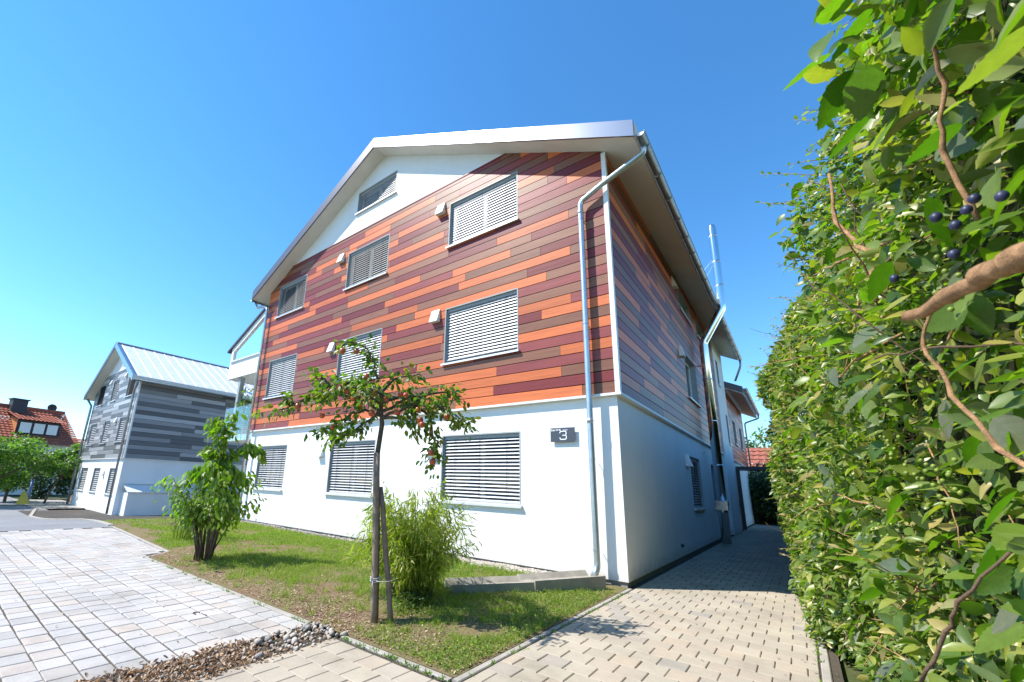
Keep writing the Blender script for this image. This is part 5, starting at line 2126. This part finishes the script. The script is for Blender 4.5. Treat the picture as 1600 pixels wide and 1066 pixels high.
# ---------------------------------------------------------------- end of the driveway
tree('garden_bush', 1.0, 25.4, G0 - .3, 3.5, 2.5, .1, 'dark bush closing the far end of the driveway', 'bush', 'dleaf', 20000, 0.17, None, 0.08, clumps=90)
tree('garden_bush', -1.6, 27.0, G0 - .3, 2.9, 2.0, .1, 'low dark bush behind the far corner of the clad building', 'bush', 'dleaf', 9000, 0.17, None, 0.08, clumps=50)
tree('garden_bush', 3.0, 24.2, G0, 3.0, 1.8, .2, 'shaded bush behind the hedge at the driveway end', 'bush', 'dleaf', 5000, 0.15, None, 0.08, clumps=30)
tree('garden_tree', -1.5, 43.0, G0, 8.0, 2.6, 3.0, 'pale leafy tree rising behind the far tiled roof', 'tree', 'tleaf', 4000, 0.28, None, 0.15)
FH = empty('tiled_outbuilding', (2.0, 33, G0), 'low building with red ribbed tile roof beyond the driveway end', 'house')
mb = MB()
tiled_slope(mb, (-5.5, 29.5, 3.3), (9, 29.5, 3.3), (9, 33.5, 5.1), (-5.5, 33.5, 5.1), 36, 5, .06)
tiled_slope(mb, (9, 37.5, 3.3), (-5.5, 37.5, 3.3), (-5.5, 33.5, 5.1), (9, 33.5, 5.1), 36, 5, .06)
mb.build('roof', M['tile_far'], FH, True)
mb = MB()
mb.box(-5, 8.6, 30, 37, G0, 3.35)
mb.build('wall', M['plaster_far'], FH)

# ---------------------------------------------------------------- balcony plant
BP = empty('balcony_plant', (-15.3, 0.9, 3.05), 'leafy climbing plant behind the glass balcony railing', 'plant')
mb = MB()
mb.tube([(-15.3, .9, 3.05), (-15.3, .9, 3.1), (-15.3, .9, 3.4), (-15.3, .9, 3.42)], [.12, .14, .18, .18], 12)
mb.build('pot', M['terracotta'], BP, True)
lp, ld = [], []
for pts in ([(-15.3, .9, 3.4), (-15.5, .8, 4.0), (-15.7, .7, 4.6), (-15.6, .7, 5.1)], [(-15.3, .9, 3.4), (-15.1, .8, 4.2), (-14.7, .7, 4.7), (-14.4, .7, 4.95)], [(-15.3, .9, 3.4), (-15.4, .7, 4.2), (-15.9, .6, 4.35)]):
    mb = MB()
    mb.tube(pts, [.012, .01, .008, .004], 5)
    mb.build('stem', M['bark'], BP, True)
    p, t = polyline_points(pts, 75, .10)
    lp.append(p)
    ld.append(t * .3 + rng.normal(0, .6, (75, 3)) + np.array([0, 0, -.3]))
lp, ld = np.concatenate(lp), np.concatenate(ld)
mass('foliage', lp, ld, rng.normal(0, .5, (len(lp), 3)) + np.array([-.2, -.4, .6]), rng.uniform(.09, .16, len(lp)), leaf_tmpl(.6), M['sleaf'], BP, smooth=True)

# ---------------------------------------------------------------- the hedge beside the driveway
HG_ = empty('hedge', (3.2, 2.0, G0), 'tall mixed hedge with creeper leaves and berries along the driveway', 'hedge')
Y0h, Y1h = -9.0, 19.0


def h_face(y, z):
    """x of the leaf front; the hedge bulges towards the drive further on"""
    f = 2.50 - 0.34 * smooth01(-4.5, 0.5, y) + 0.06 * smooth01(9, 16, y)
    low = 0.10 * np.clip(1 - z / 0.7, 0, 1)
    top = 0.45 * np.clip((z - 3.0) / 0.6, 0, 1) ** 2
    lump = 0.11 * np.sin(y * 2.1 + z * 1.3) * np.sin(z * 2.6 - y * 0.7) + 0.04 * np.sin(y * 5.3 + 1) * np.sin(z * 6.1 + y)
    f = f + 0.11 * smooth01(1.7, 3.0, z) * (1 - smooth01(-3.5, 0.5, y))
    return f + low + top + lump * smooth01(-7.5, -4.5, y) + 0.4 * lump


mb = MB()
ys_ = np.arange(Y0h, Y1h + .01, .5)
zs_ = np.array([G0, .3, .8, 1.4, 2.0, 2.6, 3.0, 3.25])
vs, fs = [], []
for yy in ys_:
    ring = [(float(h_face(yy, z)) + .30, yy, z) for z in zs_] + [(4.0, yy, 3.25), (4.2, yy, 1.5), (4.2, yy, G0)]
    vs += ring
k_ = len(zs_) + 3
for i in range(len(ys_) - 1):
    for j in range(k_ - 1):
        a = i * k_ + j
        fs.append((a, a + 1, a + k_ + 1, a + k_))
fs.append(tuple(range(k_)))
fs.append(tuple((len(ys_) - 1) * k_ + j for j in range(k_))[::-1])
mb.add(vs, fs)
mb.build('light_blocking_core', M['core'], HG_)  # solid dark filler for the inner twigs, added to block light


def hedge_leaves(n, y0, y1, tm, smin, smax, mat, name, depth=.28, ypow=1.0, z0=-.05, z1=3.45, out=0.0):
    y = y0 + (y1 - y0) * rng.random(n) ** ypow
    z = z0 + (z1 - z0) * rng.random(n)
    dep = np.abs(rng.normal(0, depth * .5, n)) - 0.03 - out
    x = h_face(y, z) + dep
    # clear the lens
    keep = ~((np.hypot(x - CAM.x, y - CAM.y) < .26) & (np.abs(z - CAM.z) < .5))
    keep &= ~((y < -6.2) & (x < 2.36))
    x, y, z = x[keep], y[keep], z[keep]
    m_ = len(x)
    d = np.c_[rng.normal(-.55, .6, m_), rng.normal(-.05, .75, m_), rng.normal(-.15, .6, m_)]
    nn_ = np.c_[rng.normal(-.6, .5, m_), rng.normal(-.2, .5, m_), rng.normal(.65, .5, m_)]
    return np.c_[x, y, z], d, nn_, rng.uniform(smin, smax, m_)


# small privet like leaves, denser and finer near the lens
for cnt, tm_ in ((10000, leaf_tmpl(.40, .22, .25)), (9000, leaf_tmpl(.50, .12, -.12)), (9000, leaf_tmpl(.34, .3, .45))):
    p, d, nn_, s_ = hedge_leaves(cnt, -8.5, -3.5, None, .030, .072, None, None, .30)
    mass('foliage', p, d, nn_, s_, tm_, M['hleaf'], HG_, smooth=True)
for cnt, tm_ in ((16000, leaf_tmpl(.42, .2, .25)), (30000, leaf_small(.42, .25, .25))):
    p, d, nn_, s_ = hedge_leaves(cnt, -3.5, 4.0, None, .05, .105, None, None, .30)
    mass('foliage', p, d, nn_, s_, tm_, M['hleaf'], HG_)
p, d, nn_, s_ = hedge_leaves(60000, 4.0, 19.0, None, .055, .10, None, None, .22)
mass('foliage', p, d, nn_, s_, leaf_small(.45, .12, .1), M['hleaf'], HG_)
# top of the hedge
n = 16000
y = rng.uniform(-8.5, 19, n)
xa = h_face(y, np.full(n, 3.3)) + .12
x = xa + (4.15 - xa) * rng.random(n)
p = np.c_[x, y, 3.3 + rng.normal(0, .08, n)]
mass('foliage', p, rng.normal(size=(n, 3)), rng.normal(0, .5, (n, 3)) + np.array([0, 0, .8]), rng.uniform(.05, .09, n), leaf_small(.5), M['hleaf'], HG_)
# back, thin
n = 6000
p = np.c_[4.25 + rng.normal(0, .05, n), rng.uniform(-8.5, 19, n), rng.uniform(0, 3.3, n)]
mass('foliage', p, rng.normal(size=(n, 3)), rng.normal(0, .5, (n, 3)) + np.array([.8, 0, .3]), rng.uniform(.10, .16, n), leaf_small(.5), M['hleaf'], HG_)

# sprigs that stick out of the face: a shoot with pairs of leaves
sp_p, sp_d, sp_n, sp_s = [], [], [], []
tw = MB()
for i in range(420):
    y = random.uniform(-6.2, 12) if i < 200 else random.uniform(-6.0, 1.5)
    z = random.uniform(.25, 3.45) if i < 260 else random.uniform(1.8, 3.6)
    x = float(h_face(y, z)) + .05
    L = random.uniform(.12, .34)
    dv = Vector((-random.uniform(.4, 1.0), random.gauss(-.1, .5), random.gauss(.25, .45))).normalized()
    if y < -5.5:
        L *= .5
    b_ = Vector((x, y, z))
    e = b_ + dv * L
    mid = b_.lerp(e, .5) + Vector((0, 0, .012))
    tw.tube([b_ - dv * .08, mid, e], [.0028, .002, .001], 5)
    nl = int(L / .028)
    for k in range(nl):
        t = .25 + .75 * k / nl
        q = b_.lerp(e, t)
        sd = dv.cross(Vector((random.gauss(0, .3), random.gauss(0, .3), 1))).normalized() * (1 if k % 2 else -1)
        sp_p.append(tuple(q))
        sp_d.append(tuple(sd * .8 + dv * .6))
        sp_n.append((random.gauss(-.2, .3), random.gauss(-.1, .3), 1))
        sp_s.append(random.uniform(.025, .042))
o = tw.build('shoots', M['twig'], HG_, True)
o['kind'] = 'stuff'
mass('foliage', np.array(sp_p), np.array(sp_d), np.array(sp_n), np.array(sp_s), leaf_tmpl(.42, .12, .1), M['hleaf'], HG_, smooth=True)

# creeper leaves: the 300 that show largest are leaves of their own
p, d, nn_, s_ = hedge_leaves(2600, -7.15, 9.0, None, .05, .11, None, None, .10, 1.7, .0, 3.4, .03)
d[:, 2] -= .5
o_ = nearest_order(p)
p, d, nn_, s_ = p[o_], d[o_], nn_[o_], s_[o_]
near_ = np.linalg.norm(p - np.array(CAM), axis=1)
s_ = np.where(near_ < 1.1, np.minimum(s_, .036 + .035 * near_), s_)
CL = [tmpl_mesh('leaf', leaf_serrated(w, 9, f, c), 1.0, M['vleaf']) for w, f, c in ((.60, .14, .2), (.5, .25, .3), (.68, .06, .1), (.55, .18, -.1))]
vis = p[:, 1] > -7.0
front_i = np.where(vis)[0][:300]
rest_i = np.setdiff1d(np.arange(len(p)), front_i)
leaf_objects(HG_, 'leaf', p[front_i], d[front_i], nn_[front_i], s_[front_i], CL)
mass('creeper_foliage', p[rest_i], d[rest_i], nn_[rest_i], s_[rest_i], leaf_serrated(.6, 7), M['vleaf'], HG_, smooth=True)


def twig(pts, r0, r1, mat, name='branch', n_=8):
    P = [Vector(p) for p in pts]
    Q = [P[0]]
    for a, c in zip(P[:-1], P[1:]):
        L = (c - a).length
        for t in (.25, .5, .75, 1):
            Q.append(a.lerp(c, t) + Vector((random.gauss(0, .025 * L), random.gauss(0, .025 * L), random.gauss(0, .025 * L))))
    m_ = len(Q)
    rad = [(r0 + (r1 - r0) * i / (m_ - 1)) * (1.28 if i % 4 == 0 and 0 < i < m_ - 1 else 1) for i in range(m_)]
    mb = MB()
    mb.tube(Q, rad, n_)
    return mb.build(name, M[mat], HG_, True)


# woody stems and cut twigs inside the face
for i in range(190):
    y = random.uniform(-6.9, 5) if i < 70 else random.uniform(-6.6, -2.0)
    z = random.uniform(.3, 3.0)
    x = float(h_face(y, z)) + random.uniform(.0, .10)
    L = random.uniform(.15, .5)
    dv = Vector((random.gauss(-.12, .2), random.gauss(.4, .7), random.gauss(.2, .7))).normalized() * L
    if y < -5.9 and x + min(0, dv.x) < 2.40:
        dv.x = abs(dv.x)
    m1 = Vector((x, y, z)) + dv * .5 + Vector((random.gauss(0, .02), random.gauss(0, .03), random.gauss(0, .03)))
    e = Vector((x, y, z)) + dv
    twig([(x, y, z), m1, e], random.uniform(.0018, .0042) * (1 if i < 60 else .75), random.uniform(.0008, .0018), random.choice(['twig', 'twig', 'twig_dark']), 'twig', 6)

# stout cut branch and long bare stems right beside the lens
twig([(2.38, -7.004, 1.50), (2.379, -6.962, 1.509), (2.379, -6.901, 1.523), (2.373, -6.838, 1.533), (2.363, -6.774, 1.539)], .0078, .0052, 'twig', 'branch', 12)
twig([(2.41, -6.61, 1.597), (2.397, -6.595, 1.554), (2.405, -6.633, 1.48), (2.416, -6.679, 1.418), (2.43, -6.729, 1.379)], .0016, .0026, 'twig', 'branch', 8)
twig([(2.33, -6.635, 1.176), (2.354, -6.656, 1.232), (2.364, -6.673, 1.267), (2.40, -6.70, 1.32)], .0019, .0014, 'twig_dark', 'branch', 8)
twig([(2.45, -6.695, 1.937), (2.458, -6.649, 1.876), (2.45, -6.62, 1.80), (2.47, -6.6, 1.70)], .002, .003, 'twig', 'branch', 8)
twig([(2.47, -5.6, 2.45), (2.46, -5.62, 2.25), (2.50, -5.75, 2.05), (2.48, -5.8, 1.9)], .004, .007, 'twig', 'branch', 8)
twig([(2.62, -5.5, 2.2), (2.48, -5.3, 2.25), (2.42, -5.1, 2.3)], .005, .002, 'twig', 'branch', 8)
twig([(2.55, -5.6, 1.85), (2.44, -5.35, 1.82), (2.36, -5.0, 1.80)], .004, .002, 'twig', 'branch', 8)
twig([(2.55, -5.4, 1.30), (2.44, -5.15, 1.36), (2.35, -4.8, 1.42)], .004, .002, 'twig', 'branch', 8)


def ball(r, sub=1):
    mb = MB()
    n_, m_ = 10, 6
    vs, fs = [], []
    for i in range(m_ + 1):
        t = math.pi * i / m_
        for k in range(n_):
            a = 2 * math.pi * k / n_
            vs.append((r * math.sin(t) * math.cos(a), r * math.sin(t) * math.sin(a), r * 1.08 * math.cos(t)))
    for i in range(m_):
        for k in range(n_):
            fs.append((i * n_ + k, i * n_ + (k + 1) % n_, (i + 1) * n_ + (k + 1) % n_, (i + 1) * n_ + k))
    return mb.add(vs, fs)


bm_ = ball(.0048).mesh('berry', M['berry'], True)
gm_ = ball(.0036).mesh('berry', M['green_berry'], True)
for c, k, me in (((2.415, -6.748, 1.650), 4, bm_), ((2.372, -6.616, 1.636), 1, bm_), ((2.424, -6.80, 1.622), 2, bm_), ((2.44, -6.15, 1.42), 14, gm_), ((2.44, -6.3, 1.40), 12, gm_), ((2.43, -5.9, 1.50), 10, gm_), ((2.46, -6.5, 1.66), 10, gm_), ((2.42, -5.6, 1.30), 10, gm_), ((2.45, -6.3, 1.90), 10, gm_)):
    for _ in range(k):
        q = Vector(c) + Vector((random.gauss(0, .012), random.gauss(0, .025), random.gauss(0, .022)))
        link('berry', me, HG_, Matrix.Translation(q))

# dark mark on a paver in the pale paving
cx_, cy_ = -3.0, -5.12
mb = MB()
pts = []
for k in range(13):
    a = R(50 + 280 * k / 12)
    pts.append((cx_ + .035 * math.cos(a), cy_ + .03 * math.sin(a)))
for a, c in zip(pts[:-1], pts[1:]):
    mb.tube([(a[0], a[1], G0 + .003), (c[0], c[1], G0 + .003)], .006, 5)
for dx_, dy_ in ((.06, .03), (.09, .035), (.12, .04), (.15, .042), (.05, -.03)):
    mb.tube([(cx_ + dx_ - .006, cy_ + dy_, G0 + .003), (cx_ + dx_ + .006, cy_ + dy_ + .004, G0 + .003)], .005, 5)
o = mb.build('paver_mark', M['dark_mark'], pav)
o['label'] = 'dark curled mark and dots on a pale paver'
o['kind'] = 'stuff'

# weeds in the joints of the paving
wp, wd = [], []
for i in range(150):
    r_ = random.random()
    if r_ < .35:
        x, y = random.uniform(2.185, 2.20), random.uniform(-3.5, 9)
    elif r_ < .6:
        x, y = .062, random.uniform(-4.4, -.1)
    elif r_ < .8:
        x, y = random.uniform(-7, -1.9), -4.47
    else:
        x, y = random.uniform(-1.3, 0.0), -4.472
    k = random.randint(4, 14)
    c_ = np.array([x, y, zg(x) - .008])
    q = rng.normal(0, .010, (k, 3))
    q[:, 2] = 0
    wp.append(c_ + q)
    wd.append(np.c_[q[:, :2] * 30 + rng.normal(0, .5, (k, 2)), np.ones(k) * .8])
wp, wd = np.concatenate(wp), np.concatenate(wd)
n = len(wp)
o = mass('joint_weeds', wp, wd, rng.normal(size=(n, 3)), rng.uniform(.015, .05, n), leaf_small(.25, .05, .2), M['clover'])
tag(o, 'tiny weeds growing in the joints of the paving', kind='stuff')
# a few fallen leaves on the blocks
n = 160
x = np.r_[rng.uniform(.1, 2.2, 60), rng.uniform(-6, -1.9, 40), rng.uniform(1.95, 2.3, 60)]
y = np.r_[rng.uniform(-4.5, 3, 60), rng.uniform(-6.4, -4.5, 40), rng.uniform(-3, 5, 60)]
o = mass('fallen_leaves', np.c_[x, y, np.full(n, G0 + .006)], np.c_[rng.normal(size=(n, 2)), rng.normal(0, .1, n)], np.c_[rng.normal(0, .15, (n, 2)), np.ones(n)], rng.uniform(.015, .035, n), leaf_tmpl(.5, .2, -.2), M['dry'])
tag(o, 'a few dry leaves fallen on the paving', kind='stuff')
